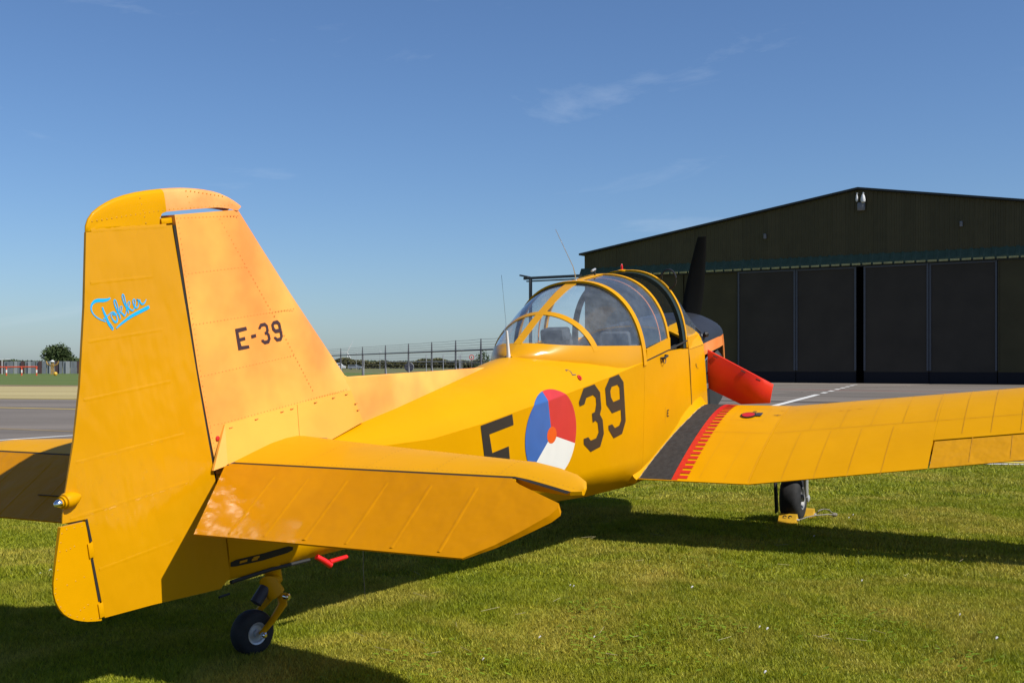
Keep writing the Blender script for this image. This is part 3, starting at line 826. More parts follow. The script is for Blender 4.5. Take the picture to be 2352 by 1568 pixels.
for (x_, r_) in ((5.44, 1.33), (5.43, 1.46), (5.3, 1.85), (5.29, 1.92), (5.31, 2.0)):
    drape('fastener', [[(x_, r_), (x_, r_+.03), (x_+.008, r_+.03), (x_+.008, r_)]], wz, M['line'], WR, .005)
M['sealant'] = simple('dirty_sealant', (.55, .42, .18), .7, var=.3, scale=25)
# root fillet between wing and fuselage side
fil = []
for x in np.linspace(4.12, 5.72, 17):
    z0 = wz(max(x, 4.152), .5)
    rr = .435+.10*min(1, (x-4.12)/1.1)
    fil.append([V(x, rr-.03, z0+.10), V(x, rr+.012, z0+.055), V(x, rr+.03, z0+.02), V(x, rr+.052, z0+.002), V(x, rr+.03, z0-.03), V(x, rr-.03, z0-.03)])
loft('wing_fillet', fil, M['yellow'], WR, angle=40)
tube('fillet_sealant', [V(x, .435+.10*min(1, (x-4.12)/1.1)+.054, wz(max(x, 4.152), .5)+.003) for x in np.linspace(4.16, 5.6, 12)], .0028, M['sealant'], WR, 5)

# ---- tail plane
SL = [(.03, .58), (.10, .56), (.333, .50), (.855, .375), (1.32, .27), (1.60, .205), (1.74, .155), (1.83, .10), (1.90, .02), (1.935, -.06), (1.945, -.10)]
SRr = [(.03, -.03), (1.61, -.03), (1.66, -.045), (1.90, -.145), (1.945, -.13)]
SZ = .965
def stab_ring(r, sg):
    le = float(np.interp(r, *zip(*SL))); te = float(np.interp(r, *zip(*SRr)))
    th = .046 if r < 1.6 else .046*max(.12, (1.96-r)/.36)**.6
    pr = [(0, .0), (.02, .28), (.06, .5), (.15, .78), (.3, .97), (.5, 1.0), (.75, .8), (1.0, .55)]
    up = [V(le+(te-le)*t, sg*r, SZ+th*q) for t, q in pr]; lo = [V(le+(te-le)*t, sg*r, SZ-th*q) for t, q in pr[1:]]
    return up + lo[::-1]
EH = Vector((-.053, .966)); ET = Vector((-.48, .785)); EC = (ET-EH).length; ED = (ET-EH)/EC; EN = Vector((ED.y, -ED.x))
if EN.y < 0: EN = -EN
def el_pt(s, r, h): 
    p = EH + ED*s + EN*h; return (p.x, r, p.y)
EL_OUT = [(.0, .085), (.0, 1.60), (.035, 1.655), (.13, 1.865), (.155, 1.872), (.20, 1.852), (.29, 1.775), (.38, 1.69), (EC, 1.585), (EC, .235)]
def make_tail(sg):
    s_ = loft('stabilizer', [stab_ring(r, sg) for r in (.03, .1, .2, .333, .6, .855, 1.1, 1.32, 1.5, 1.6, 1.68, 1.74, 1.79, 1.83, 1.87, 1.90, 1.92, 1.935, 1.945)], M['yellow'], plane, angle=40)
    bm = bmesh.new()
    def tk(s): return .024*(1-s/EC)+.004
    top = [bm.verts.new(V(*el_pt(s, sg*r, tk(s)))) for s, r in EL_OUT]
    bot = [bm.verts.new(V(*el_pt(s, sg*r, -tk(s)))) for s, r in EL_OUT]
    bm.faces.new(top); bm.faces.new(bot[::-1])
    for i in range(len(top)): bm.faces.new([top[i], top[(i+1) % len(top)], bot[(i+1) % len(top)], bot[i]])
    tri(bm)
    e_ = finish(bm, 'elevator', M['elevator_yellow'], plane, angle=25)
    # leading edge roll of the elevator
    tube('hinge_tube', [V(-.052, sg*.085, .966), V(-.052, sg*1.60, .966)], .023, M['elevator_yellow'], e_, 10)
    # rib tapes
    for r in (.42, .61, .82, 1.03, 1.25, 1.47):
        bm = bmesh.new(); n_ = 14; rows = []
        for k in range(n_+1):
            s = .07+(EC-.09)*k/n_; hgt = tk(s)+.0042*(.6+.6*random.random()); w_ = .011*(.9+.3*random.random())
            rows.append([bm.verts.new(V(*el_pt(s, sg*(r-w_), tk(s)-.001))), bm.verts.new(V(*el_pt(s, sg*r, hgt))), bm.verts.new(V(*el_pt(s, sg*(r+w_), tk(s)-.001)))])
        for a, b in zip(rows, rows[1:]):
            bm.faces.new([a[0], a[1], b[1], b[0]]); bm.faces.new([a[1], a[2], b[2], b[1]])
        finish(bm, 'rib_tape', M['elevator_yellow'], e_, recalc=False, angle=80)
    # dark strip painting the shade in the hinge gap
    mesh('hinge_gap', [V(-.024, sg*.08, .9885), V(-.024, sg*1.62, .9885), V(-.146, sg*1.905, .974), V(-.158, sg*1.892, .968), V(-.050, sg*1.612, .9885), V(-.046, sg*.08, .9895)], [(0, 1, 2, 3, 4, 5)], M['gap'], s_, smooth=False)
    box('hinge_bracket', V(-.035, sg*1.60, .975), (.05, .035, .02), M['yellow'], e_, bevel=.004)
    return s_, e_
def stab_rivets(parent):
    bm = bmesh.new(); P_ = []
    def zt(x, r):
        le = float(np.interp(r, *zip(*SL))); te = float(np.interp(r, *zip(*SRr))); t = (le-x)/(le-te)
        th = .046 if r < 1.6 else .046*max(.12, (1.96-r)/.36)**.6
        return SZ+th*float(np.interp(t, [0, .02, .06, .15, .3, .5, .75, 1], [0, .28, .5, .78, .97, 1, .8, .55]))
    for r in (.5, .85, 1.2, 1.52):
        le = float(np.interp(r, *zip(*SL))); n_ = int((le+.02)/.026)
        P_ += [(-.01+(le-.03)*k/n_+.06*(k/n_)*0, r+.03*k/n_) for k in range(n_)]
    P_ += [(-.005, .15+1.45*k/60) for k in range(61)] + [(float(np.interp(.2+1.4*k/50, *zip(*SL)))*.78, .2+1.4*k/50) for k in range(51)]
    P_ += [(-.02-.09*k/9, 1.66+.24*k/9) for k in range(10)]
    for x, r in P_:
        z = zt(x, r); c = [bm.verts.new(V(x+.0036*math.cos(q), r+.0036*math.sin(q), z)) for q in [i*math.pi/3 for i in range(6)]]; t = bm.verts.new(V(x, r, z+.002))
        for i in range(6): bm.faces.new([c[i], c[(i+1) % 6], t])
    o = finish(bm, 'rivets', M['stab_rivet'], parent, angle=80); o['kind'] = 'stuff'
M['stab_rivet'] = simple('yellow_rivet_head', (.50, .21, .002), .4, var=.1)
SRT, ELR = make_tail(1); stab_rivets(SRT)
SLT, ELL = make_tail(-1)
box('trim_tab_gap', V(*el_pt(.30, -.62, .0165)), (.006, .55, .002), M['gap'], ELL)

# ---- fin
FH = [(.90, -.082), (.965, -.085), (1.371, -.123), (2.166, -.152)]
FL = [(.90, 1.28), (.95, 1.25), (1.187, 1.074), (1.71, .662), (2.153, .328), (2.166, .322)]
FT = .042
def fin_ring(z):
    h = float(np.interp(z, *zip(*FH))); le = float(np.interp(z, *zip(*FL)))
    pr = [(0, 1), (.3, 1.0), (.6, 1.0), (.8, .9), (.9, .7), (.96, .45), (.99, .2), (1, 0)]
    zz = z + (.0 if z < 2.1 else 0)
    a = [V(h+(le-h)*t, FT*q, zz) for t, q in pr]; b = [V(h+(le-h)*t, -FT*q, zz) for t, q in pr[:-1]]
    return a + b[::-1]
fin = loft('fin', [fin_ring(z) for z in (.90, 1.0, 1.187, 1.45, 1.71, 1.95, 2.166)], M['dayglo'], plane, angle=40)
# long low dorsal fin running to the canopy
dor = []
for x in np.linspace(.95, 2.665, 14):
    zt_ = float(np.interp(x, [.95, 1.07, 1.53, 2.03, 2.665], [1.26, 1.197, 1.13, 1.056, .966])); zb = deck_z(x, .03)-.03
    k_ = (2.665-x)/1.7; tb = .012+.026*k_; tt = .005+.010*k_
    dor.append([V(x, tb, zb), V(x, tt, zt_-.008), V(x, 0, zt_), V(x, -tt, zt_-.008), V(x, -tb, zb)])
loft('dorsal_fin', dor, M['dayglo'], plane, angle=50)
def fairing(poly, sg):
    bm = bmesh.new(); a = [bm.verts.new(V(x, sg*r, z)) for x, z, r in poly]; b = [bm.verts.new(V(x, sg*(r-.012), z)) for x, z, r in poly]
    bm.faces.new(a); bm.faces.new(b[::-1])
    for i in range(len(a)): bm.faces.new([a[i], a[(i+1) % len(a)], b[(i+1) % len(a)], b[i]])
    tri(bm)
    return finish(bm, 'root_fairing', M['dayglo2'], fin, angle=25)
M['dayglo2'] = paint('dayglo_fairing', (.95, .36, .05), (.95, .44, .06), lo=.3, hi=.6, rough=.5, coat=.08, spec=.2, wave=.15, grime=.02)
P1 = [(0, 1.165, .05), (.551, 1.145, .05), (.478, .978, .1), (.28, .985, .1), (.085, .990, .1), (-.069, .985, .1), (-.135, .975, .07)]
P2 = [(.555, 1.145, .05), (1.033, 1.127, .05), (1.121, .929, .05), (.742, .915, .1), (.666, .941, .1), (.482, .978, .1)]
for sg in (1, -1):
    f1_ = fairing(P1, sg); f2_ = fairing(P2, sg)
    tube('root_seal', [V(x, sg*r, z) for x, z, r in ((-.075, .983, .104), (.085, .987, .104), (.28, .982, .105), (.478, .975, .106), (.60, .955, .106), (.70, .928, .103))], .007, M['seal'], fin, 8)
# rivets: small domes in rows
def rivets(parent, rows, rfun, sp, rad_=.0034, h=.0016, mat=None, sg=1):
    bm = bmesh.new()
    for (x0, z0), (x1, z1) in rows:
        L_ = math.hypot(x1-x0, z1-z0); n_ = max(2, int(L_/sp))
        for k in range(n_+1):
            x, z = x0+(x1-x0)*k/n_, z0+(z1-z0)*k/n_; r = rfun(x, z)
            c = [bm.verts.new(V(x+rad_*math.cos(q), sg*(r-.0003), z+rad_*math.sin(q))) for q in [i*math.pi/3 for i in range(6)]]
            t = bm.verts.new(V(x, sg*(r+h), z))
            for i in range(6): bm.faces.new([c[i], c[(i+1) % 6], t])
    o = finish(bm, 'rivets', mat, parent, angle=80); o['kind'] = 'stuff'
    return o
fr = lambda x, z: FT
M['rivet_o'] = simple('orange_rivet', (.78, .25, .03), .5, var=.1)
M['rivet_y'] = simple('yellow_rivet', (.60, .26, .002), .4, var=.1)
rivets(fin, [((-.135, 1.896), (.281, 1.888)), ((-.125, 1.66), (.62, 1.638)), ((-.112, 1.417), (.578, 1.40)), ((.143, 2.129), (.461, 1.62)), ((.461, 1.62), (.705, 1.192)),
             ((-.14, 2.150), (.272, 2.138)), ((-.135, 2.13), (-.108, 1.371)), ((-.108, 1.371), (-.078, 1.02)), ((-.09, 1.18), (-.01, 1.172)), ((.01, 1.172), (1.0, 1.137))], fr, .024, rad_=.0045, h=.003, mat=M['rivet_o'])
for (x, z) in ((.03, 1.155), (.22, 1.155), (.42, 1.15), (.50, 1.148), (.70, 1.14), (.86, 1.133), (.98, 1.128), (1.06, 1.06), (1.075, 1.02), (.86, .985)):
    tube('camloc', [V(x-.012, .058, z-.012), V(x+.010, .058, z-.012)], .003, M['rivet_o'], fin, 5)
for (x, z, rr_) in ((-.055, 1.11, .012), (-.095, .995, .010)):
    lathe('access_plug', [(0, rr_), (.004, rr_), (.006, rr_*.5)], V(x, .043, z), (0, -1, 0), M['red'], fin, 12)
box('hinge_fitting', V(-.185, 0, 2.142), (.07, .05, .026), M['yellow'], fin, bevel=.004)

# ---- rudder
def rt(x, z=2.15): return max(.003, .006+.058*(x+.637)-.0135*(z-2.124))
RUD = [(-.166, 2.122), (-.136, 1.371), (-.110, .865), (-.097, .631), (-.100, .445), (-.171, .408), (-.575, .479), (-.829, .516), (-.850, .953), (-.962, .967), (-.955, 1.0), (-.925, 1.09), (-.85, 1.28), (-.780, 1.498), (-.70, 1.82), (-.637, 2.124)]
TOPY = [(-.637, 2.124), (-.632, 2.15), (-.615, 2.178), (-.585, 2.205), (-.544, 2.226), (-.50, 2.243), (-.457, 2.256), (-.40, 2.268), (-.335, 2.277), (-.26, 2.283), (-.19, 2.286), (-.19, 2.182), (-.215, 2.176), (-.232, 2.155), (-.238, 2.128), (-.166, 2.122)]
TOPO = [(-.19, 2.286), (-.12, 2.287), (-.051, 2.286), (.01, 2.282), (.074, 2.275), (.14, 2.264), (.192, 2.251), (.24, 2.233), (.28, 2.213), (.31, 2.195), (.326, 2.184), (.28, 2.184), (-.021, 2.184), (-.19, 2.182)]
def plate(name, poly, tfun, mat, parent, bev=0, edge_in=None):
    """symmetrical plate about the centre plane; tfun gives the half thickness"""
    bm = bmesh.new()
    a = [bm.verts.new(V(x, tfun(x, z), z)) for x, z in poly]; b = [bm.verts.new(V(x, -tfun(x, z), z)) for x, z in poly]
    n_ = len(poly); bm.faces.new(a); bm.faces.new(b[::-1])
    for i in range(n_): bm.faces.new([a[i], a[(i+1) % n_], b[(i+1) % n_], b[i]])
    tri(bm)
    return finish(bm, name, mat, parent, angle=25)
rud = plate('rudder', RUD, lambda x, z: rt(x, z), M['fabric_yellow'], plane)
def cap_plate(name, poly, mat, edges, parent):
    """rounded tip: thickness falls away to the outline marked in edges"""
    bm = bmesh.new(); cz = 2.15
    lev = [(1.0, 0.0), (.985, .45), (.94, .75), (.85, .93), (.6, 1.0), (.3, 1.0)]
    n_ = len(poly); cx = sum(p[0] for p in poly)/n_
    rings = {1: [], -1: []}
    for sg in (1, -1):
        for s, q in lev:
            row = []
            for i, (x, z) in enumerate(poly):
                if i in edges: xx, zz = x+(min(max(x, -.45), .15)-x)*(1-s)*.35, cz+(z-cz)*s; t_ = max(.004, min(.034, rt(min(x, -.16))+.002))*q
                else: xx, zz = x, z; t_ = min(.034, rt(min(x, -.16)))
                row.append(bm.verts.new(V(xx, sg*max(t_, .0006), zz)))
            rings[sg].append(row)
        for A_, B_ in zip(rings[sg], rings[sg][1:]):
            for i in range(n_):
                try: bm.faces.new([A_[i], A_[(i+1) % n_], B_[(i+1) % n_], B_[i]])
                except ValueError: pass
        bm.faces.new(rings[sg][-1])
    for i in range(n_): bm.faces.new([rings[1][0][i], rings[1][0][(i+1) % n_], rings[-1][0][(i+1) % n_], rings[-1][0][i]])
    bmesh.ops.remove_doubles(bm, verts=bm.verts[:], dist=2e-4)
    tri(bm)
    return finish(bm, name, mat, parent, angle=40)
cap_plate('horn_balance', TOPY, M['yellow'], set(range(0, 11)), rud)
M['dayglo_tip'] = paint('dayglo_tip', (1.0, .33, .085), (1.0, .45, .13), lo=.35, hi=.65, nscale=7, rough=.45, coat=.2, wave=.1, grime=.02)
cap_plate('horn_tip', TOPO, M['dayglo_tip'], set(range(0, 11)), rud)
rv = lambda x, z: rt(min(x, -.1))+.001
rivets(rud, [((-.60, 2.166), (-.21, 2.190)), ((-.33, 2.25), (-.315, 2.14)), ((-.17, 2.192), (.25, 2.190)), ((-.05, 2.27), (-.035, 2.19)), ((-.02, 2.268), (.19, 2.235))], lambda x, z: min(.034, rt(min(x, -.16))+.002), .026, rad_=.0036, h=.002, mat=M['rivet_y'])
# dark strip between fin and rudder, painting the shade in the gap
loft('rudder_gap', [[V(x-.013, s*(FT-.003), z) if k == 0 else V(x+.010, s*(FT-.003), z) for s, k in ((1, 0), (1, 1), (-1, 1), (-1, 0))] for x, z in ((-.153, 2.118), (-.124, 1.371), (-.098, .865), (-.086, .631), (-.086, .445))], M['gap'], rud, smooth=False)
for (x0, z0, x1, z1) in ((-.698, 1.914, -.32, 1.905), (-.763, 1.675, -.304, 1.666), (-.82, 1.440, -.30, 1.430), (-.885, 1.195, -.26, 1.178), (-.83, .975, -.275, .958), (-.82, .724, -.41, .716), (-.632, 2.128, -.20, 2.118)):
    x0 = float(np.interp(z0, [.97, 1.09, 1.28, 1.498, 1.82, 2.124], [-.93, -.90, -.83, -.76, -.68, -.62])) + .008 if z0 > .97 else x0
    bm = bmesh.new(); rows = []; n_ = 22
    for k in range(n_+1):
        x, z = x0+(x1-x0)*k/n_, z0+(z1-z0)*k/n_; h_ = rt(x, z)+.0013*(.6+.6*random.random()); w_ = .011*(.8+.4*random.random())
        rows.append([bm.verts.new(V(x, rt(x, z-w_)-.0004, z-w_)), bm.verts.new(V(x, h_, z)), bm.verts.new(V(x, rt(x, z+w_)-.0004, z+w_))])
    for a, b in zip(rows, rows[1:]): bm.faces.new([a[0], a[1], b[1], b[0]]); bm.faces.new([a[1], a[2], b[2], b[1]])
    finish(bm, 'rib_tape', M['fabric_yellow'], rud, recalc=False, angle=80)
TAB = [(-.856, .945), (-.842, .533), (-.846, .510), (-.88, .520), (-.915, .532), (-.945, .546), (-.975, .563), (-1.0, .583), (-1.022, .607), (-1.038, .636), (-1.049, .668), (-1.053, .705), (-1.047, .745), (-1.020, .830), (-.977, .957)]
tabo = plate('trim_tab', TAB, lambda x, z: .0045+.0105*(x+1.054)/.2, M['yellow'], rud)
tt_ = lambda x, z: .0045+.0105*(x+1.054)/.2
rivets(tabo, [((-1.04, .72), (-.975, .93)), ((-1.03, .64), (-1.045, .70)), ((-1.0, .595), (-1.03, .635)), ((-.93, .55), (-.99, .588)), ((-.93, .548), (-.86, .525)), ((-.925, .86), (-.965, .855)), ((-.90, .72), (-.985, .715)), ((-.90, .60), (-.94, .59)), ((-.875, .93), (-.95, .94))], tt_, .034, rad_=.0038, h=.003, mat=M['rivet_y'])
for z in (.82, .555): box('tab_hinge', V(-.852 if z > .7 else -.843, .018, z), (.026, .005, .062), M['yellow'], tabo, bevel=.001)
for z0, z1 in ((.955, .855), (.785, .595)):
    mesh('tab_gap', [V(-.858, .0175, z0), V(-.846, .0175, z0), V(-.838, .0175, z1), V(-.85, .0175, z1)], [(0, 1, 2, 3)], M['gap'], tabo, smooth=False)
tl = lathe('tail_light', [(0, .010), (.025, .026), (.05, .033), (.07, .034), (.082, .031), (.085, .024), (.089, .024), (.091, .027), (.096, .027), (.098, .019), (.103, .018)], V(-.862, .010, 1.055), (-1, 0, 0), M['yellow'], rud, 18)
lathe('lamp_glass', [(0, .017), (.012, .016), (.024, .010), (.029, .002)], V(-.965, .010, 1.055), (-1, 0, 0), M['chrome'], tl, 16)

# ---- markings
def film(name, polys, rfun, mat, parent, off=.003, cx=(), cz=(), sg=1):
    bm = bmesh.new()
    for p in polys:
        try: bm.faces.new([bm.verts.new((x, 0, z)) for x, z in p])
        except ValueError: pass
    g = lambda: bm.verts[:]+bm.edges[:]+bm.faces[:]
    for c in cx: bmesh.ops.bisect_plane(bm, geom=g(), plane_co=(c, 0, 0), plane_no=(1, 0, 0))
    for c in cz: bmesh.ops.bisect_plane(bm, geom=g(), plane_co=(0, 0, c), plane_no=(0, 0, 1))
    tri(bm, bm.faces[:])
    for v in bm.verts:
        x, z = v.co.x, v.co.z; v.co = V(x, sg*(rfun(x, z)+off), z)
    return finish(bm, name, mat, parent, recalc=False, angle=18)
CX = [x for x in xs_f if 1.8 < x < 4.3]; CZ = [.735, .76, .79]
D_3 = [(3.163, .642), (3.172, .608), (3.238, .609), (3.268, .653), (3.367, .654), (3.406, .625), (3.411, .574), (3.39, .519), (3.344, .516), (3.352, .444), (3.394, .45), (3.425, .426), (3.437, .351), (3.397, .313), (3.313, .314), (3.28, .349), (3.212, .352), (3.213, .31), (3.309, .228), (3.454, .232), (3.513, .321), (3.499, .434), (3.46, .483), (3.483, .525), (3.47, .653), (3.39, .731), (3.235, .731)]
D_9a = [(3.619, .731), (3.771, .731), (3.855, .654), (3.872, .53), (3.796, .53), (3.787, .623), (3.753, .654), (3.652, .658)]
D_9b = [(3.872, .53), (3.895, .332), (3.829, .244), (3.676, .244), (3.589, .334), (3.588, .366), (3.651, .362), (3.696, .321), (3.78, .322), (3.816, .358), (3.809, .443), (3.796, .53)]
D_9c = [(3.809, .443), (3.796, .53), (3.676, .532), (3.636, .579), (3.564, .534), (3.654, .448)]
D_9d = [(3.619, .731), (3.652, .658), (3.627, .629), (3.636, .579), (3.564, .534), (3.549, .665)]
D_E = [[(1.976, .720), (2.327, .719), (2.337, .645), (2.063, .645), (2.086, .518), (2.271, .518), (2.277, .43), (2.095, .43), (2.115, .315), (2.335, .315), (2.345, .225), (2.035, .225)]]
def under(p, top): return [(x, .228+(z-.228)*(top-.228)/(.731-.228)) for x, z in p]
film('marking_digit', [under(D_3, .713)], side_r, M['black'], fus, .003, CX)
film('marking_digit', [under(p, .716) for p in (D_9a, D_9b, D_9c, D_9d)], side_r, M['black'], fus, .003, CX)
film('marking_letter', D_E, side_r, M['black'], fus, .003, CX)
RC = (2.786, .474); RR = .325
def sector(a0, a1, r0, r1, n=28):
    o = [(RC[0]+r1*math.cos(rad(a0+(a1-a0)*k/n)), RC[1]+r1*.965*math.sin(rad(a0+(a1-a0)*k/n))) for k in range(n+1)]
    i = [(RC[0]+r0*math.cos(rad(a1+(a0-a1)*k/n)), RC[1]+r0*.965*math.sin(rad(a1+(a0-a1)*k/n))) for k in range(n+1)]
    return o + i
CZ2 = [st(2.5)[2]+.0, .74, .755, .77]
for a0, a1, m_ in ((96, 216, 'blue'), (-24, 96, 'rred'), (216, 336, 'white')):
    film('roundel_segment', [sector(a0, a1, .058, RR)], side_r, M[m_], fus, .0035, CX + [2.65, 2.72, 2.85, 2.92, 3.05], [.15, .18, .21, .25, .71, .72, .73]+CZ2)
film('roundel_centre', [sector(0, 360, .0005, .06, 40)], side_r, M['rorange'], fus, .0045)
# fin code
fE = [(.157, 1.601), (.238, 1.600), (.242, 1.583), (.178, 1.581), (.181, 1.552), (.220, 1.553), (.222, 1.537), (.182, 1.536), (.188, 1.512), (.242, 1.508), (.245, 1.493), (.163, 1.495)]
fD = [(.266, 1.554), (.302, 1.555), (.304, 1.539), (.268, 1.537)]
def to_box(poly, src, dst):
    (a, b, c, d), (e, f, g, h) = src, dst
    return [(e+(x-a)/(b-a)*(f-e), g+(z-c)/(d-c)*(h-g)) for x, z in poly]
B3, B9 = (3.163, 3.513, .228, .731), (3.549, 3.895, .244, .731)
frr = lambda x, z: FT
M['finblack'] = simple('fin_code_paint', (.045, .018, .022), .5, var=.1)
film('fin_letter', [fE], frr, M['finblack'], fin, .002); film('fin_dash', [fD], frr, M['finblack'], fin, .002)
film('fin_digit', [to_box(D_3, B3, (.327, .410, 1.493, 1.600))], frr, M['finblack'], fin, .002)
film('fin_digit', [to_box(p, B9, (.428, .508, 1.492, 1.598)) for p in (D_9a, D_9b, D_9c, D_9d)], frr, M['finblack'], fin, .002)
# blue script on the rudder
LOGO = [
([(-0.564,1.840),(-0.580,1.835),(-0.603,1.835),(-0.629,1.838),(-0.648,1.835),(-0.662,1.825),(-0.668,1.813),(-0.668,1.798),(-0.660,1.782),(-0.645,1.767),(-0.626,1.755),(-0.605,1.745)],[0.0060,0.0110,0.0149,0.0149,0.0130,0.0100,0.0076,0.0064,0.0052,0.0052,0.0048,0.0052]),
([(-0.612,1.807),(-0.608,1.788),(-0.601,1.767),(-0.595,1.745),(-0.589,1.727),(-0.580,1.713),(-0.577,1.706),(-0.571,1.709),(-0.574,1.717),(-0.580,1.728),(-0.589,1.742),(-0.594,1.758)],[0.0076,0.0090,0.0110,0.0110,0.0090,0.0064,0.0044,0.0036,0.0036,0.0036,0.0044,0.0044]),
([(-0.615,1.760),(-0.607,1.758),(-0.594,1.766),(-0.581,1.773),(-0.571,1.778),(-0.558,1.779)],[0.0080,0.0060,0.0048,0.0040,0.0052,0.0080]),
([(-0.558,1.779),(-0.552,1.769),(-0.558,1.766),(-0.568,1.772),(-0.573,1.765),(-0.568,1.749),(-0.557,1.736),(-0.546,1.739),(-0.544,1.755),(-0.547,1.767),(-0.533,1.774)],[0.0090,0.0090,0.0040,0.0036,0.0048,0.0064,0.0092,0.0080,0.0060,0.0044,0.0032]),
([(-0.533,1.774),(-0.532,1.799),(-0.536,1.819),(-0.542,1.830),(-0.547,1.825),(-0.546,1.807),(-0.538,1.783),(-0.530,1.763),(-0.527,1.745)],[0.0040,0.0044,0.0048,0.0052,0.0056,0.0064,0.0076,0.0080,0.0056]),
([(-0.526,1.777),(-0.521,1.794),(-0.513,1.798),(-0.510,1.793),(-0.516,1.778),(-0.523,1.773),(-0.512,1.766),(-0.505,1.756),(-0.496,1.762),(-0.489,1.778),(-0.486,1.801),(-0.489,1.824)],[0.0048,0.0044,0.0044,0.0044,0.0044,0.0060,0.0072,0.0072,0.0048,0.0040,0.0044,0.0048]),
([(-0.489,1.824),(-0.491,1.840),(-0.496,1.848),(-0.501,1.841),(-0.500,1.825),(-0.494,1.804),(-0.484,1.785),(-0.480,1.763)],[0.0048,0.0048,0.0048,0.0048,0.0056,0.0068,0.0076,0.0056]),
([(-0.481,1.787),(-0.477,1.805),(-0.469,1.813),(-0.465,1.808),(-0.471,1.793),(-0.478,1.786),(-0.468,1.779),(-0.458,1.772),(-0.449,1.777),(-0.440,1.791)],[0.0044,0.0044,0.0044,0.0044,0.0040,0.0056,0.0068,0.0068,0.0048,0.0040]),
([(-0.440,1.791),(-0.435,1.808),(-0.439,1.819),(-0.447,1.815),(-0.447,1.800),(-0.441,1.785),(-0.431,1.781),(-0.421,1.790),(-0.417,1.809)],[0.0040,0.0044,0.0048,0.0048,0.0060,0.0076,0.0072,0.0048,0.0040]),
([(-0.417,1.809),(-0.424,1.817),(-0.415,1.811),(-0.409,1.812),(-0.409,1.803),(-0.401,1.793),(-0.389,1.795),(-0.380,1.803),(-0.374,1.811)],[0.0040,0.0064,0.0060,0.0060,0.0068,0.0080,0.0068,0.0048,0.0028]),
([(-0.556,1.709),(-0.534,1.721),(-0.505,1.734),(-0.474,1.747),(-0.442,1.756),(-0.411,1.764),(-0.379,1.772),(-0.363,1.777)],[0.0048,0.0080,0.0108,0.0132,0.0147,0.0155,0.0159,0.0124])]
bm = bmesh.new(); lay = 0
for pts, ws in LOGO:
    lay += 1; rows = []
    P = [Vector(p) for p in pts]; n_ = len(P)
    # resample for a smooth stroke
    Q = []
    for i in range(n_-1):
        p0, p1, p2, p3 = P[max(i-1, 0)], P[i], P[i+1], P[min(i+2, n_-1)]
        for s in (0, .25, .5, .75):
            q = .5*((2*p1)+(p2-p0)*s+(2*p0-5*p1+4*p2-p3)*s*s+(3*p1-p0-3*p2+p3)*s**3); Q.append((q, ws[i]+(ws[i+1]-ws[i])*s))
    Q.append((P[-1], ws[-1]))
    for i, (q, w_) in enumerate(Q):
        d = (Q[min(i+1, len(Q)-1)][0]-Q[max(i-1, 0)][0]).normalized(); m_ = Vector((-d.y, d.x))*w_/2; o_ = .0014+.00008*lay
        a, b = q+m_, q-m_
        rows.append((bm.verts.new(V(a.x, rt(a.x, a.y)+o_, a.y)), bm.verts.new(V(b.x, rt(b.x, b.y)+o_, b.y))))
    for a, b in zip(rows, rows[1:]):
        try: bm.faces.new([a[0], a[1], b[1], b[0]])
        except ValueError: pass
finish(bm, 'blue_script', M['cyan'], rud, recalc=False, smooth=False)
# small marks on the fuselage side
def stroke(name, pts, w, mat, parent, rfun=side_r, off=.0035):
    polys = []
    for (x0, z0), (x1, z1) in zip(pts, pts[1:]):
        d = Vector((x1-x0, z1-z0)).normalized(); q = Vector((-d.y, d.x))*w/2
        polys.append([(x0+q.x, z0+q.y), (x0-q.x, z0-q.y), (x1-q.x, z1-q.y), (x1+q.x, z1+q.y)])
    return film(name, polys, rfun, mat, parent, off)
M['faded_blue'] = simple('faded_blue_mark', (.03, .06, .10), .5)
stroke('chalk_mark', [(3.195, .843), (3.205, .852), (3.225, .848), (3.232, .836), (3.215, .818)], .005, M['faded_blue'], fus)
stroke('chalk_mark', [(3.205, .815), (3.248, .810)], .006, M['faded_blue'], fus)
lathe('drain_plug', [(0, .022), (.006, .022), (.008, .012), (.014, .010)], V(3.256, side_r(3.256, .785), .785), V(0, .8, .6), M['red'], fus, 12)
stroke('letter_e', [(4.782, .226), (4.748, .230), (4.742, .182), (4.778, .178)], .010, M['black'], fus, side_r)
stroke('letter_e', [(4.746, .206), (4.772, .203)], .009, M['black'], fus, side_r)
stroke('panel_seam', [(4.71, .27), (4.70, .13)], .003, M['line'], fus)
nr = lambda x, z: float(np.interp(z, [-.1, .16, .54, .645], [ns(x)[3], ns(x)[3], ns(x)[1]+.006, ns(x)[1]]))
film('bay_seam', [[(5.394, .64), (5.404, .64), (5.404, -.05), (5.394, -.05)]], lambda x, z: float(np.interp(z, [-.08, .16, .54, .645], [.545, .545, .549, .543])), M['gap'], plane, .0035, cz=(.16, .54))
stroke('stencil', [(5.60, .47), (5.615, .465), (5.61, .452), (5.63, .448), (5.64, .43)], .008, M['black'], plane, nr, .004)
stroke('stencil', [(5.61, .475), (5.63, .462)], .006, M['black'], plane, nr, .004)
stroke('stencil', [(5.665, .425), (5.68, .42)], .008, M['black'], plane, nr, .004)
tube('door_handle', [V(4.60, .575, .695), V(4.61, .602, .697), V(4.69, .602, .702), V(4.705, .575, .702)], .010, M['dark'], plane, 8)
tube('handle_loop', [V(4.61, .585, .69), V(4.625, .59, .655), V(4.65, .59, .645), V(4.675, .59, .66), V(4.685, .585, .692)], .004, M['seal'], plane, 6)
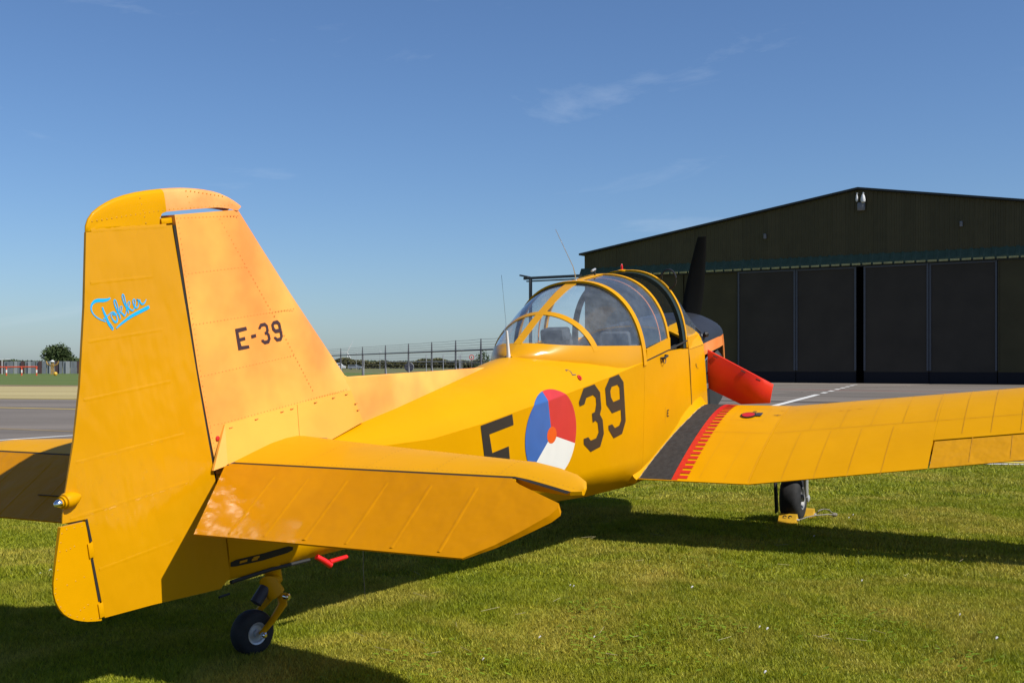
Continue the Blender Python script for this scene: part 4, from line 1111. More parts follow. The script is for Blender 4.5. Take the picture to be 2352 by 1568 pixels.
# recess low on the tail, its dark painted as a film, with bright springs
slot = film('tail_slot', [[(-.085, .488), (-.05, .478), (.13, .448), (.30, .432), (.335, .436), (.335, .452), (.30, .468), (.13, .486), (-.05, .512), (-.085, .51)]], side_r, M['gap'], fus, .003, cx=(0, .12, .25))
for (a, b) in (((-.03, .492), (.02, .486)), ((.05, .478), (.09, .472)), ((.06, .484), (.10, .478))): stroke('spring', [a, b], .012, M['rivet_y'], fus, off=.006)
tube('tail_skid_rail', [V(-.09, .05, .412), V(.2, .05, .375), V(.5, .058, .325)], .010, M['dark'], fus, 6)
tube('step_rod', [V(-.16, .03, .36), V(-.09, .03, .352)], .006, M['dark'], fus, 6)
hd = tube('tow_handle', [V(.53, .085, .335), V(.565, .105, .30), V(.60, .115, .265)], [.015, .017, .018], M['redplastic'], plane, 10)
tube('grip', [V(.595, .115, .285), V(.66, .12, .278), V(.74, .12, .266)], [.014, .013, .012], M['redplastic'], hd, 10)
tube('static_wire', [V(.9, .12, .27), V(.88, .12, .15), V(.87, .12, -.02)], .0018, M['dark'], plane, 4)

# ---- canopy
DW = [(3.04, .03), (3.10, .13), (3.20, .215), (3.35, .315), (3.62, .45), (3.9, .525), (4.22, .56)]
DT = [(3.04, .978), (3.10, 1.005), (3.2, 1.045), (3.26, 1.07), (3.37, 1.114), (3.5, 1.165), (3.64, 1.215), (3.88, 1.291), (4.0, 1.325), (4.12, 1.352), (4.22, 1.365)]
DK = [(3.2, 1.045), (3.35, 1.005), (3.62, .955), (4.22, .862)]
def it(x, tb): return float(np.interp(x, *zip(*tb)))
def dome(x, th, off=0.):
    """th 0 = right base, pi/2 = top, pi = left base"""
    w = it(x, DW); zb = deck_z(x, min(w, st(x)[1]*.97))-.008; zt = it(x, DT); n_ = 2.0+.35*max(0, (x-3.6)/.62)
    c, s = math.cos(th), math.sin(th)
    r = w*math.copysign(abs(c)**(2/n_), c); z = zb+(zt-zb)*abs(s)**(2/n_)
    o = Vector((0, r/w, (z-zb)/max(.05, zt-zb))); o.normalize()
    return Vector((x, r+o.y*off, z+o.z*off))
def th_at(x, zq):
    lo, hi = 0., math.pi/2
    for _ in range(30):
        m_ = (lo+hi)/2
        if dome(x, m_).z < zq: lo = m_
        else: hi = m_
    return lo
canopy = empty('canopy', parent=plane)
xs_d = [3.2, 3.24, 3.3, 3.37, 3.45, 3.54, 3.62, 3.72, 3.82, 3.92, 4.02, 4.12, 4.22]
NG = 30
rows = []
for x in xs_d:
    t0 = th_at(x, it(x, DK)-.01) if x > 3.21 else math.pi/2-.02
    rows.append([V(*dome(x, t0+(math.pi-2*t0)*k/NG)) for k in range(NG+1)])
loft('rear_glass', rows, M['glass'], canopy, closed=False, caps=False, angle=60)
# painted skirt round the rear glazing
for sg in (0, 1):
    rows = []
    for x in [3.035, 3.05, 3.07, 3.10, 3.15] + xs_d:
        t1 = th_at(x, it(x, DK)) if x > 3.2 else math.pi/2
        row = []
        for k in range(9):
            th = t1*k/8; th = math.pi-th if sg else th
            row.append(V(*dome(x, th, .006)))
        rows.append(row)
    loft('dome_skirt', rows, M['gloss_yellow'], canopy, closed=False, caps=False, angle=40)
def strip_on(name, fn, ns_, half, mat, thick=.008):
    """raised band: fn(s, q) -> surface point, q across"""
    rows = []
    for i in range(ns_+1):
        s = i/ns_; rows.append([V(*fn(s, -half, .002)), V(*fn(s, -half, thick)), V(*fn(s, half, thick)), V(*fn(s, half, .002))])
    return loft(name, rows, mat, canopy, closed=True, caps=True, angle=50)
strip_on('spine_frame', lambda s, q, o: dome(3.19+1.02*s, math.pi/2+q/it(3.19+1.02*s, DW)*1.0, o), 16, .031, M['gloss_yellow'])
strip_on('cross_frame', lambda s, q, o: dome(3.615+q, .27+(math.pi-.54)*s, o), 34, .026, M['gloss_yellow'])
def arch(x, w, zt, zb, n_, th):
    c, s = math.cos(th), math.sin(th)
    return Vector((x, w*math.copysign(abs(c)**(2/n_), c), zb+(zt-zb)*abs(s)**(2/n_)))
def hoop(name, x0, x1, w, zt, zb, n_, t_out, t_in, mat, parent=None, N=44, lean=0):
    rows = []
    for i in range(N+1):
        th = math.pi*i/N
        o0 = arch(x0, w+t_out, zt+t_out, zb, n_, th); o1 = arch(x1, w+t_out, zt+t_out, zb, n_, th)
        i0 = arch(x0, w-t_in, zt-t_in, zb, n_, th); i1 = arch(x1, w-t_in, zt-t_in, zb, n_, th)
        rows.append([V(*o0), V(*o1), V(*i1), V(*i0)])
    return loft(name, rows, mat, parent or canopy, angle=50)
hoop('rear_hoop', 4.215, 4.285, .562, 1.375, .70, 2.35, .014, .012, M['yellow'])
hoop('hoop_shade_band', 4.20, 4.2145, .555, 1.366, .70, 2.35, .006, .012, M['gap'])  # dark band painting the shade on the hoop's aft face
# sliding hood, pushed back
rows = []
for x in np.linspace(4.286, 4.80, 7):
    rows.append([V(*arch(x, .572, 1.378, .73, 2.3, .12+(math.pi-.24)*k/NG)) for k in range(NG+1)])
loft('hood_glass', rows, M['glass'], canopy, closed=False, caps=False, angle=60)
hoop('hood_hoop', 4.80, 4.842, .572, 1.380, .735, 2.3, .006, .014, M['yellow'])
hoop('hood_hoop', 4.66, 4.672, .562, 1.366, .76, 2.3, .0, .006, M['orange'])
for sg in (1, -1):
    mesh('hood_sill', [V(4.286, sg*.575, .738), V(4.842, sg*.578, .738), V(4.842, sg*.580, .83), V(4.286, sg*.578, .82), V(4.286, sg*.555, .738), V(4.842, sg*.558, .738), V(4.842, sg*.56, .83), V(4.286, sg*.558, .82)],
         [(0, 1, 2, 3), (4, 7, 6, 5), (0, 4, 5, 1), (1, 5, 6, 2), (2, 6, 7, 3), (3, 7, 4, 0)], M['yellow'], canopy, smooth=False)
    tube('slide_rail', [V(4.26, sg*.568, .733), V(4.8, sg*.570, .730), V(5.36, sg*.546, .722)], .008, M['gap'], canopy, 6)
strip_on('hood_spine', lambda s, q, o: Vector((4.286+.52*s, q, 1.378+o)), 4, .03, M['yellow'], .01)
hl = tube('hood_latch', [V(4.70, 0, 1.385), V(4.70, 0, 1.425)], .009, M['dark'], canopy, 8)
tube('latch_bar', [V(4.64, .0, 1.428), V(4.76, -.02, 1.432)], .010, M['steelpaint'], hl, 8)
# windscreen and its arch
hoop('windscreen_arch', 5.31, 5.375, .532, 1.345, .66, 2.35, .0, .034, M['green_frame'])
hoop('windscreen_arch', 5.376, 5.41, .532, 1.355, .66, 2.35, .006, .02, M['yellow'])
rows = []
WSX = [5.412, 5.5, 5.62, 5.75, 5.88, 6.0, 6.08]
for i, x in enumerate(WSX):
    k_ = (x-5.412)/(6.08-5.412)
    w = .528-.10*k_; zt = 1.352-.50*k_**1.15; zb = .70-.03*k_
    rows.append([V(*arch(x, w, max(zt, zb+.02), zb, 2.35-.1*k_, math.pi*q/NG)) for q in range(NG+1)])
loft('windscreen', rows, M['glass'], canopy, closed=False, caps=False, angle=60)
for sg in (1, -1):
    mesh('screen_sill', [V(5.405, sg*.548, .64), V(5.94, sg*.510, .60), V(5.94, sg*.470, .70), V(5.405, sg*.540, .735), V(5.405, sg*.50, .64), V(5.94, sg*.46, .60), V(5.94, sg*.45, .70), V(5.405, sg*.51, .735)],
         [(0, 1, 2, 3), (4, 7, 6, 5), (0, 4, 5, 1), (1, 5, 6, 2), (2, 6, 7, 3), (3, 7, 4, 0)], M['yellow'], canopy, smooth=False)
    tube('screen_pillar', [V(5.42, sg*.528, .74), V(5.92, sg*.455, .70)], .012, M['yellow'], canopy, 6)
# beacon, mirror
bc = lathe('beacon', [(0, .014), (.01, .014), (.014, .009), (.035, .011), (.05, .009), (.06, .002)], V(5.39, -.03, 1.358), (0, 0, 1), M['redplastic'], plane, 12)
lathe('beacon_base', [(-.004, .04), (.006, .04), (.01, .02)], V(5.39, -.03, 1.356), (0, 0, 1), M['yellow'], bc, 14)
mir = []
for k in range(19):
    a = rad(-100+280*k/18); mir.append(V(5.40, .40+.075*math.cos(a)*.9, 1.265+.085*math.sin(a)))
tube('mirror_loop', mir, .008, M['black'], plane, 6)
# aerials
tube('whip_aerial', [V(4.30, 0, 1.385), V(4.30, 0, 1.43), V(4.27, 0, 1.50), V(3.988, 0, 1.818)], [.006, .005, .003, .0018], M['alu'], plane, 6)
lathe('aerial_base', [(0, .02), (.01, .018), (.02, .009), (.035, .008)], V(4.30, 0, 1.37), (0, 0, 1), M['alu'], plane, 12)
tube('whip_aerial', [V(3.45, -.33, .86), V(3.607, -.3, 1.132), V(3.597, -.3, 1.514)], [.003, .0024, .0014], M['alu'], plane, 6)
tube('mast_aerial', [V(3.035, 0, .955), V(3.037, 0, 1.0), V(3.04, 0, 1.164)], [.019, .0125, .0085], M['lampwhite'], plane, 10)
# seats and interior
for sg in (1, -1):
    st_ = box('seat', V(4.50, sg*.26, .54), (.10, .40, .60), M['seat'], plane, R=Matrix.Rotation(rad(-12), 3, 'Y'), bevel=.035)
    box('headrest', V(4.43, sg*.26, .885), (.07, .26, .13), M['seat'], st_, R=Matrix.Rotation(rad(-12), 3, 'Y'), bevel=.03)
    box('cushion', V(4.78, sg*.26, .32), (.46, .40, .12), M['seat'], st_, bevel=.04)
box('instrument_panel', V(5.50, 0, .60), (.06, .88, .36), M['dark'], plane, bevel=.02)
loft('coaming', [[V(x, -r*.965, z+.004) for r, z in nose_half(x)[0][::-1]] + [V(x, r*.965, z+.004) for r, z in nose_half(x)[0][1:]] for x in (5.403, 5.6, 5.8, 5.93)], M['dark'], plane, closed=False, caps=False)
rows = []
for x in (3.3, 3.45, 3.6, 3.8, 4.0, 4.2):
    w = it(x, DW)*.93; rows.append([V(x, w*(2*k/10-1), max(deck_z(x, w*(2*k/10-1))+.008, .70)) for k in range(11)])
loft('parcel_shelf', rows, M['shelf'], plane, closed=False, caps=False, angle=60)
box('radio_box', V(3.95, -.05, 1.0), (.16, .20, .10), M['seat'], plane, bevel=.02)

# ---- undercarriage
M['wheelgrey'] = simple('grey_wheel', (.22, .22, .22), .5, var=.25, scale=20)
def wheel(name, c, ax, R_, w, rim, parent, mat_rim, outer=1):
    pr = []
    for k in range(15):
        a = -math.pi/2+math.pi*k/14; pr.append((w/2*math.copysign(abs(math.sin(a))**.75, math.sin(a)), rim+(R_-rim)*abs(math.cos(a))**.55))
    pr = [(-w*.30, rim*.9)] + [(a_*.9, r_) for a_, r_ in pr] + [(w*.30, rim*.9)]
    wh = empty(name, parent=parent)
    lathe('tyre', pr, c, ax, M['rubber'], wh, 40)
    lathe('rim', [(-w*.47, rim*.3), (-w*.42, rim), (w*.36, rim*1.02), (w*.43, rim*.97), (w*.40, rim*.82), (w*.30, rim*.70), (w*.32, rim*.34), (w*.46, rim*.30), (w*.48, rim*.1)], c, ax, mat_rim, wh, 32)
    return wh
MW = wloc((ong(1822, 1197)[0], ong(1822, 1197)[1], .219))
for sg in (1, -1):
    c = Vector((MW.x, MW.y if sg > 0 else -MW.y, MW.z)); out = Vector((0, -sg, 0))
    wheel('main_wheel', c, out, .222, .205, .108, plane, M['wheelgrey'])
    lg_ = tube('gear_leg', [c+out*.125+Vector((0, 0, -.01)), c+out*.125+Vector((-.02, 0, .12)), c+out*.155+Vector((-.12, 0, .38)), c+out*.10+Vector((-.34, 0, .86))], [.020, .030, .036, .04], M['steelpaint'], plane, 10, flat=.7)
    lathe('axle_nut', [(0, .035), (.02, .035), (.03, .015)], c+out*.12, out, M['steelpaint'], lg_, 10)
    box('brake_plate', c+out*(-.15)+Vector((-.03, 0, .06)), (.10, .012, .40), M['dark'], lg_, bevel=.004)
# tail wheel, castored a little
hubw = Vector((-1.285, 5.60, .110)); axw = Vector((.745, -.667, 0))
c = wloc(hubw); ax = (AI.to_3x3() @ axw).normalized()
wheel('tail_wheel', c, ax, .112, .105, .056, plane, M['steelpaint'])
fw = Vector((.667, .745, 0))
pts = [hubw+axw*.070, hubw+axw*.078+fw*.06+Vector((0, 0, .055)), hubw+axw*.066+fw*.135+Vector((0, 0, .125)), hubw+axw*.05+fw*.14+Vector((0, 0, .175))]
fork = tube('tail_fork', [wloc(p) for p in pts], [.020, .023, .032, .032], M['yellow'], plane, 10, flat=.5, up=AI.to_3x3() @ axw)
pts = [hubw-axw*.07, hubw-axw*.078+fw*.06+Vector((0, 0, .055)), hubw-axw*.06+fw*.13+Vector((0, 0, .125)), hubw-axw*.02+fw*.14+Vector((0, 0, .17))]
tube('fork_arm', [wloc(p) for p in pts], [.018, .02, .026, .026], M['yellow'], fork, 10, flat=.5, up=AI.to_3x3() @ axw)
lathe('axle_bolt', [(0, .014), (.02, .014), (.026, .008)], wloc(hubw+axw*.085), ax, M['chrome'], fork, 10)
lathe('pivot_bolt', [(-.12, .018), (.0, .018), (.012, .010)], wloc(hubw+axw*.095+fw*.145+Vector((0, 0, .165))), ax, M['chrome'], fork, 12)
pv = wloc(hubw+axw*.02+fw*.13+Vector((0, 0, .17)))
tube('tail_leg', [pv, pv+Vector((-.02, .02, .07)), V(.26, .015, .30), V(.25, .01, .40)], [.052, .050, .046, .055], M['yellow'], plane, 12, flat=.8)
lathe('shock_unit', [(-.05, .012), (-.045, .03), (.045, .03), (.05, .012)], wloc(hubw+fw*.05+Vector((0, 0, .175))), AI.to_3x3() @ Vector((.45, .5, .8)), M['seal'], fork, 14)
# ------------------------------------------------------------------ chocks and rope at the right wheel
M['chock'] = simple('yellow_chock', (.74, .42, .02), .5, var=.12, scale=20)
M['rope'] = simple('grey_rope', (.24, .215, .17), .8, var=.2, scale=60)
gx, gy = ong(1822, 1197)
def chock(pos, sgn, label, digits):
    """triangular block across the tyre; sgn +1 when it sits in front of the wheel"""
    t = empty('wheel_chock', mat=Matrix.Translation((pos[0], pos[1], 0)) @ Matrix.Rotation(-PSI, 4, 'Z'))
    tag(t, label, 'wheel chock', 'yellow chocks at the right main wheel')
    w = .078; s = -sgn
    prof = [(-.075*s, .0), (.07*s, .0), (.075*s, .012), (.012*s, .092), (-.012*s, .095), (-.075*s, .02)]
    rings = [[Vector((xx, yy, zz)) for yy, zz in prof] for xx in (-w, w)]
    b = loft('block', rings, M['chock'], t, smooth=False)
    if digits:
        # code painted upside down on the sloping face
        f0, f1 = Vector((0, -.0755, .014)), Vector((0, -.0122, .094)); up_ = (f1-f0); nrm = Vector((0, -up_.z, up_.y)).normalized()
        def put(poly, src, x0, x1):
            a, b_, c_, d_ = src
            return [Vector((x1-(x-a)/(b_-a)*(x1-x0), 0, 0)) + f0 + up_*(.82-.66*(z-c_)/(d_-c_)) + nrm*.002 for x, z in poly]
        bm = bmesh.new()
        for polys, src, x0, x1 in (([D_3], B3, .006, .048), ([D_9a, D_9b, D_9c, D_9d], B9, -.044, -.002)):
            for p in polys: bm.faces.new([bm.verts.new(v) for v in put(p, src, x0, x1)])
        tri(bm, bm.faces[:])
        finish(bm, 'code_39', M['black'], t, recalc=False, smooth=False)
    lathe('rope_eye', [(0, .012), (.01, .012), (.02, .006)], (w, 0, .04), (1, 0, 0), M['steelpaint'], t, 8)
    return t
fx, fy = math.sin(PSI), math.cos(PSI)
c1_ = (gx-.185*fx+.0, gy-.185*fy); c2_ = (gx+.26*fx+.05, gy+.26*fy-.02)
chock(c1_, -1, 'yellow wedge chock marked 39 behind the right main wheel', True)
chock(c2_, 1, 'plain yellow wedge chock ahead of the right main wheel', False)
kx, ky = ong(1917, 1189)
bm = bmesh.new()
e1 = Vector((c1_[0]+.085*fy, c1_[1]-.085*fx, .04)); e2 = Vector((c2_[0]+.085*fy, c2_[1]-.085*fx, .045)); kn = Vector((kx, ky, .03))
def sagline(a, b, sag, n_=12, wig=.01):
    return [a.lerp(b, k/n_) + Vector((wig*math.sin(k*1.7), wig*math.cos(k*1.3), 4*sag*(k/n_)*(1-k/n_))) for k in range(n_+1)]
tube_bm(bm, sagline(e1, kn, .02), .0055, 6); tube_bm(bm, sagline(e2, kn, .05), .0055, 6); lathe_bm(bm, [(-.025, .008), (-.012, .02), (.012, .02), (.025, .008)], kn, (1, 0, .2), 10)
tag(finish(bm, 'chock_rope', M['rope']), 'thin knotted grey rope joining the two yellow chocks', 'rope')

# ------------------------------------------------------------------ steel fence and field equipment on the left
M['pile_grey'] = simple('grey_steel_panel', (.20, .22, .24), .6, var=.12, scale=2)
M['pile_pale'] = simple('pale_steel_panel', (.36, .38, .39), .6, var=.1, scale=2)
M['pile_red'] = simple('maroon_steel_panel', (.095, .050, .050), .6, var=.15, scale=2)
FY = 186
fs = empty('steel_fence', (-75, FY, 0)); tag(fs, 'low striped steel fence of grey and maroon upright panels', 'fence')
x = -88.0; k = 0
seq = 'ggrgpgrgggpgrgpggrggpgrggpggrgpg'
while x < -68.0:
    w = random.choice((.42, .5, .6, .7)); kind = seq[k % len(seq)]; k += 1
    m_ = M[{'g': 'pile_grey', 'p': 'pile_pale', 'r': 'pile_red'}[kind]]
    dy = random.choice((0, .16))
    mesh('panel', [(x+75, dy, 0), (x+w+75, dy, 0), (x+w+75, dy, 2.05), (x+75, dy, 2.05), (x+75+.08, dy+.12, 0), (x+w+75-.08, dy+.12, 0), (x+w+75-.08, dy+.12, 2.05), (x+75+.08, dy+.12, 2.05)],
         [(0, 1, 2, 3), (5, 4, 7, 6), (0, 3, 7, 4), (1, 5, 6, 2), (3, 2, 6, 7)], m_, fs, smooth=False)
    x += w+.03
M['signal_red'] = simple('signal_red', (.72, .09, .03), .5)
bx, by = ong(0, 858)[0], 150
br = empty('barrier', (-66, 152, 0)); tag(br, 'red-barred safety barrier on striped posts before the steel fence', 'barrier')
tube('bar', [(-6, 0, 1.12), (2.28, 0, 1.18)], .09, M['signal_red'], br)
for px in (-5.2, -3.1, -1.9, .15, 1.75-1.75+.0 + 2.15):
    po = tube('post', [(px, 0, 0), (px, 0, 1.15)], .10, M['signal_red'], br, 8)
    tube('white_band', [(px, 0, .38), (px, 0, .80)], .108, M['white'], po, 8)
M['mast_yellow'] = simple('ochre_mast', (.46, .27, .05), .6)
ms = empty('light_mast', (-67.4, 166, 0)); tag(ms, 'short ochre approach-light mast with side arms near the steel fence', 'light mast')
for sx in (-.16, .16):
    for sy in (-.16, .16): tube('upright', [(sx, sy, 0), (sx*.8, sy*.8, 1.85)], .045, M['mast_yellow'], ms, 6)
for zz in (.3, .75, 1.2, 1.65): tube('lattice_bar', [(-.17, -.17, zz), (.17, -.17, zz+.35)], .03, M['mast_yellow'], ms, 5)
for zz in (.5, .95, 1.4): tube('lattice_bar', [(.17, -.17, zz), (-.17, -.17, zz+.35)], .03, M['mast_yellow'], ms, 5)
for sx in (-1, 1): tube('arm', [(0, 0, 1.2), (sx*.75, 0, 1.55), (sx*.9, 0, 2.0)], .09, M['mast_yellow'], ms)
lathe('lamp_head', [(0, .30), (.08, .34), (.2, .22), (.3, .06)], (0, 0, 1.86), (0, 0, 1), M['lampwhite'], ms, 14)
for i, px in enumerate((-80.2, -62.0, -55.8)):
    sl = empty('sodium_lamp', (px, 178, 0)); tag(sl, ('white twin-arm lamp behind the left end of the steel fence', 'white twin-arm lamp just right of the ochre mast', 'white double lamp nearest the yellow rudder')[i], 'lamp', 'lamps beyond the steel fence')
    tube('post', [(0, 0, 0), (0, 0, 2.25)], .06, M['lampwhite'], sl, 6)
    tube('arm', [(-1.3, 0, 2.22), (1.3, 0, 2.3)], .07, M['lampwhite'], sl, 6)
yb = ong(139, 858.5)
lathe('marker_ball', [(-.27, .02), (-.2, .19), (0, .27), (.2, .19), (.27, .02)], (-60.5, 150, .27), (0, 0, 1), M['chock'], None, 16)
tag(bpy.data.objects['marker_ball'], 'small yellow marker ball on the grass before the steel fence', 'marker')

# ------------------------------------------------------------------ security fence in the middle distance
M['galv'] = simple('dark_galvanised', (.11, .115, .13), .55, var=.1)
M['galv_pale'] = simple('pale_galvanised', (.36, .38, .40), .5, var=.1)
us = [735, 782.7, 832.6, 885.3, 938.3, 991.6, 1046.6, 1104.7, 1166]
fence = empty('security_fence', (0, 0, 0)); tag(fence, 'tall dark wire security fence with barbed strands above the dorsal fin', 'fence')
FP = []
for i, u in enumerate(us):
    a = (i-1)/6; rail_v = 816.0 + (803.2-816.0)*((u-782.7)/(1104.7-782.7)); d = .57*2600/(838-rail_v); FP.append(Vector(((u-1176)/2600*d, d, 0)))
for i, p in enumerate(FP):
    po = tube('post', [p, p+Vector((0, 0, 2.0)), p+Vector((0, 0, 2.42))], [.042, .038, .022], M['galv'], fence, 8)
    tube('brace', [p+Vector((.12, -.05, 0)), p+Vector((.02, 0, 1.4))], .02, M['galv_pale'], po, 6)
for a, b in zip(FP, FP[1:]):
    tube('top_rail', [a+Vector((0, 0, 2.0)), b+Vector((0, 0, 2.0))], .035, M['galv'], fence, 6)
    for h in (2.1, 2.2, 2.3, 2.4): tube('barbed_wire', [a+Vector((0, 0, h)), a.lerp(b, .5)+Vector((0, 0, h-.015)), b+Vector((0, 0, h))], .006, M['galv'], fence, 4)
    for h in (1.3, 1.45, 1.6, 1.75, 1.88): tube('strand', [a+Vector((0, 0, h)), b+Vector((0, 0, h))], .005, M['galv_pale'], fence, 4)
rp = [(FP[2]+Vector((.3, 6, 1.62))), FP[5]+Vector((.2, 6, 1.58)), FP[8]+Vector((.2, 6, 1.50))]
inner = empty('inner_fence', (0, 0, 0)); tag(inner, 'second pale fence rail with short posts behind the security fence', 'fence')
tube('rail', rp, .022, M['galv_pale'], inner, 6)
for u in (836, 979, 1018, 1055, 1058):
    d = 58; p = Vector(((u-1176)/2600*d, d, 0)); tube('post', [p, p+Vector((0, 0, 1.95))], .022, M['galv_pale'], inner, 6)

# back of a round board and the speed sign
M['signback'] = simple('dark_sign_back', (.028, .028, .045), .6)
def round_sign(u, v, d, r, label, face):
    p = Vector(((u-1176)/2600*d, d, CAM_H+(838-v)*d/2600))
    s_ = empty('round_sign', (p.x, p.y, 0)); tag(s_, label, 'road sign')
    tube('pole', [(0, .06, 0), (0, .06, p.z)], .035, M['galv'], s_, 8)
    lathe('disc', [(0, r), (.03, r)], (0, 0, p.z), (0, -1, 0), M['signback'] if not face else M['rred'], s_, 28)
    if face:
        lathe('face', [(.031, r*.68), (.034, r*.68)], (0, 0, p.z), (0, -1, 0), M['white'], s_, 24)
        box('symbol', (0, -.037, p.z), (r*.30, .004, r*.75), M['black'], s_); box('symbol', (0, -.038, p.z-.05), (r*.5, .004, r*.32), M['black'], s_)
    else:
        tube('pale_edge', [(r*1.02*math.cos(a), .015, p.z+r*1.02*math.sin(a)) for a in [rad(-60+130*k/14) for k in range(15)]], .018, M['galv_pale'], s_, 6)
round_sign(939.5, 843, 75, .30, 'dark back of a round board behind the fence posts', False)
round_sign(1083.3, 820.2, 120, .27, 'round speed sign with red rim behind the fence', True)

# wind turbine and street lamps far off
def turbine(u, d, hub_v):
    z = CAM_H+(838-hub_v)*d/2600; t = empty('wind_turbine', ((u-1176)/2600*d, d, 0)); tag(t, 'tiny white wind turbine on the horizon beside the fin', 'wind turbine')
    tube('tower', [(0, 0, 0), (0, 0, z)], [1.1, .6], M['lampwhite'], t, 10); box('nacelle', (0, -1, z+.3), (1.4, 3.4, 1.4), M['lampwhite'], t, bevel=.2)
    for a in (62, 182, 302):
        c_, s_ = math.cos(rad(a)), math.sin(rad(a)); tube('rotor_blade', [(0, -2.8, z), (c_*4, -2.8, z+s_*4), (c_*17, -2.8, z+s_*17)], [.45, .75, .12], M['lampwhite'], t, 8, flat=.3)
turbine(797.5, 1500, 809)
for i, (u, v) in enumerate(((818.5, 811), (872.5, 807.5), (1061, 803.5))):
    d = 330; z = CAM_H+(838-v)*d/2600
    t = empty('street_lamp', ((u-1176)/2600*d, d, 0)); tag(t, ('slim street lamp above the silver car', 'slim street lamp left of the round board', 'slim street lamp left of the speed sign')[i], 'street lamp', 'street lamps beyond the fence')
    x0 = 3.8/2600*d if i == 0 else (-4.5/2600*d if i == 1 else 0)
    tube('column', [(-x0*0, 0, 0), (0, 0, z)], [.07, .04], M['galv_pale'], t, 6); box('lantern', (.1, 0, z), (.75, .4, .18), M['lampwhite'], t, bevel=.04)

# silver car on the road beyond the field
M['carpaint'] = simple('silver_car_paint', (.34, .37, .42), .3, metal=.4, coat=.5)
M['carglass'] = simple('dark_car_glass', (.02, .025, .03), .1)
cu = 815; cd = 372
car = empty('parked_car', ((cu-1176)/2600*cd, cd, 0)); tag(car, 'small silver estate car beyond the security fence', 'car')
side = [(-2.2, .35), (-2.25, .75), (-2.15, 1.0), (-1.95, 1.48), (-1.6, 1.60), (.2, 1.58), (.85, 1.18), (1.9, 1.0), (2.2, .8), (2.25, .40)]
loft('body', [[Vector((x, y, z)) for x, z in side] for y in (-.88, .88)], M['carpaint'], car, angle=20)
for y in (-.885, .885):
    mesh('window', [(-1.85, y, 1.08), (-1.7, y, 1.48), (.15, y, 1.47), (.62, y, 1.1)], [(0, 1, 2, 3)], M['carglass'], car, smooth=False)
    for xx in (-1.4, 1.4): 
        wh = lathe('wheel', [(-.1, .33), (.1, .33)], (xx, y*.93, .33), (0, 1, 0), M['rubber'], car, 18); lathe('hubcap', [(-.105, .2), (.105, .2)], (xx, y*.93, .33), (0, 1, 0), M['alu'], wh, 14)
for yy in (-.6, .6): box('headlight', (2.16, yy, .82), (.2, .35, .16), M['lampwhite'], car, bevel=.03)
van = empty('parked_van', ((776-1176)/2600*380, 380, 0)); tag(van, 'white van roof just clear of the fin edge', 'van')
side = [(-2.4, .4), (-2.45, 1.9), (-2.2, 2.1), (1.0, 2.1), (1.6, 1.3), (2.5, 1.05), (2.55, .4)]
loft('body', [[Vector((x, y, z)) for x, z in side] for y in (-.95, .95)], M['lampwhite'], van, angle=20)
for y in (-.955,): mesh('window', [(.2, y, 1.3), (.3, y, 1.85), (.95, y, 1.85), (1.35, y, 1.3)], [(0, 1, 2, 3)], M['carglass'], van, smooth=False)

# ------------------------------------------------------------------ mown grass: real blades
def blades(n, y0, y1, h, w, name, k=.70):
    y = np.sqrt(y0**2 + (y1**2-y0**2)*rng.random(n)); x = (rng.random(n)*2-1)*k*y
    ok = y < (17.25-.155*x); x, y = x[ok], y[ok]; n = len(x)
    # clumps: height follows a patchy field
    f = .5+.5*np.sin(x*3.1+1.7*np.sin(y*2.3))*np.sin(y*2.7+1.3*np.sin(x*1.9)); f2 = .5+.5*np.sin(x*11+y*3)*np.sin(y*9.3-x*4)
    hh = h*(.45+.55*rng.random(n))*(.58+.55*f*f2+.30*f2+.15*f)
    a = rng.random(n)*2*np.pi; la = rng.random(n)*2*np.pi; lean = hh*(.25+.75*rng.random(n))
    ww = w*(.6+.8*rng.random(n))
    B = np.stack([x, y, np.full(n, -.004)], 1); dx = np.stack([np.cos(a)*ww, np.sin(a)*ww, np.zeros(n)], 1)
    T = B + np.stack([np.cos(la)*lean, np.sin(la)*lean, hh], 1)
    Vv = np.stack([B-dx, B+dx, T], 1).reshape(-1, 3)
    me = bpy.data.meshes.new(name)
    me.vertices.add(n*3); me.vertices.foreach_set('co', Vv.astype(np.float32).ravel())
    me.loops.add(n*3); me.loops.foreach_set('vertex_index', np.arange(n*3, dtype=np.int32))
    me.polygons.add(n); me.polygons.foreach_set('loop_start', np.arange(0, n*3, 3, dtype=np.int32))
    me.update(calc_edges=True)
    at = me.attributes.new('tone', 'FLOAT', 'FACE'); at.data.foreach_set('value', np.clip(.56+.24*rng.normal(size=n)-.22*(f*f2)+.10*(f2-.5), 0, 1).astype(np.float32))
    o = link(name, me, M['blade']); tag(o, 'short mown lawn grass, green with straw-coloured patches', 'grass', kind='stuff')
    return o
blades(620000, 3.6, 7.5, .036, .0032, 'lawn_grass')
blades(500000, 7.3, 12.0, .037, .0050, 'lawn_grass')
blades(270000, 11.8, 19.5, .040, .0085, 'lawn_grass')

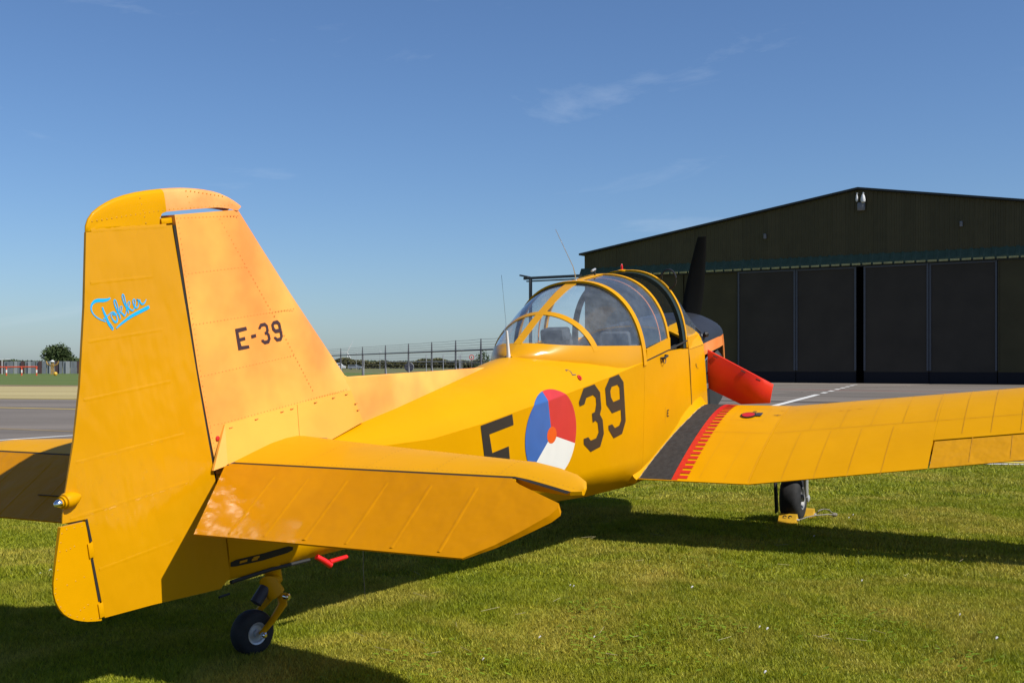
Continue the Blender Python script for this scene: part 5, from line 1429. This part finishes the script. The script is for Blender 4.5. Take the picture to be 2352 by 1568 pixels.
# daisies, clover leaves and straws
M['petal'] = simple('daisy_white', (.85, .85, .83), .6)
M['clover'] = simple('clover_leaf', (.17, .26, .02), .8, var=.2, spec=.05)
M['straw'] = simple('dry_straw', (.42, .36, .17), .7)
fl = [(1310, 1356), (1318, 1358), (1365, 1478), (1240, 1478), (1763, 1458), (1745, 1454), (1758, 1560), (92, 1328), (124, 1336), (115, 1320), (1105, 1180), (1950, 1197), (1960, 1190), (1870, 1240), (1980, 1345), (2205, 1425), (2290, 1480), (1590, 1360), (1110, 1530)]
bm = bmesh.new()
for u, v in fl:
    x, y = ong(u, v); z = .036; r = random.uniform(.005, .009)
    c = bm.verts.new((x, y, z+.003)); ring = [bm.verts.new((x+r*math.cos(q), y+r*math.sin(q), z+.006*math.sin(q*1.3))) for q in [i*math.pi/5 for i in range(10)]]
    for i in range(10): bm.faces.new([c, ring[i], ring[(i+1) % 10]])
tag(finish(bm, 'daisies', M['petal'], recalc=False), 'scattered white daisy heads in the lawn', 'flowers', kind='stuff')
bm = bmesh.new()
for u, v, n_, sp in ((1390, 1475, 90, .16), (1360, 1400, 50, .12), (1020, 1535, 70, .2), (1640, 1450, 60, .14), (1500, 1530, 40, .2), (1955, 1440, 60, .2), (2230, 1520, 60, .25), (1650, 1300, 40, .2)):
    cx_, cy_ = ong(u, v)
    for _ in range(n_):
        x, y = cx_+random.gauss(0, sp), cy_+random.gauss(0, sp); z = .026+.014*random.random(); r = random.uniform(.008, .016); ti = random.uniform(-.5, .5)
        ring = [bm.verts.new((x+r*math.cos(q), y+r*math.sin(q)*.8, z+ti*r*math.cos(q))) for q in [i*math.pi/3 for i in range(6)]]
        bm.faces.new(ring)
tag(finish(bm, 'clover_leaves', M['clover'], recalc=False), 'small bright clover patches in the lawn', 'clover', kind='stuff')
bm = bmesh.new()
for _ in range(30):
    u, v = random.uniform(700, 2352), random.uniform(1230, 1560); x, y = ong(u, v); a = random.uniform(0, math.pi); l_ = random.uniform(.03, .07)
    tube_bm(bm, [(x-l_*math.cos(a), y-l_*math.sin(a), .030), (x+l_*math.cos(a), y+l_*math.sin(a), .036)], .0012, 4)
tag(finish(bm, 'straws', M['straw']), 'loose dry straws lying on the lawn', 'straw', kind='stuff')
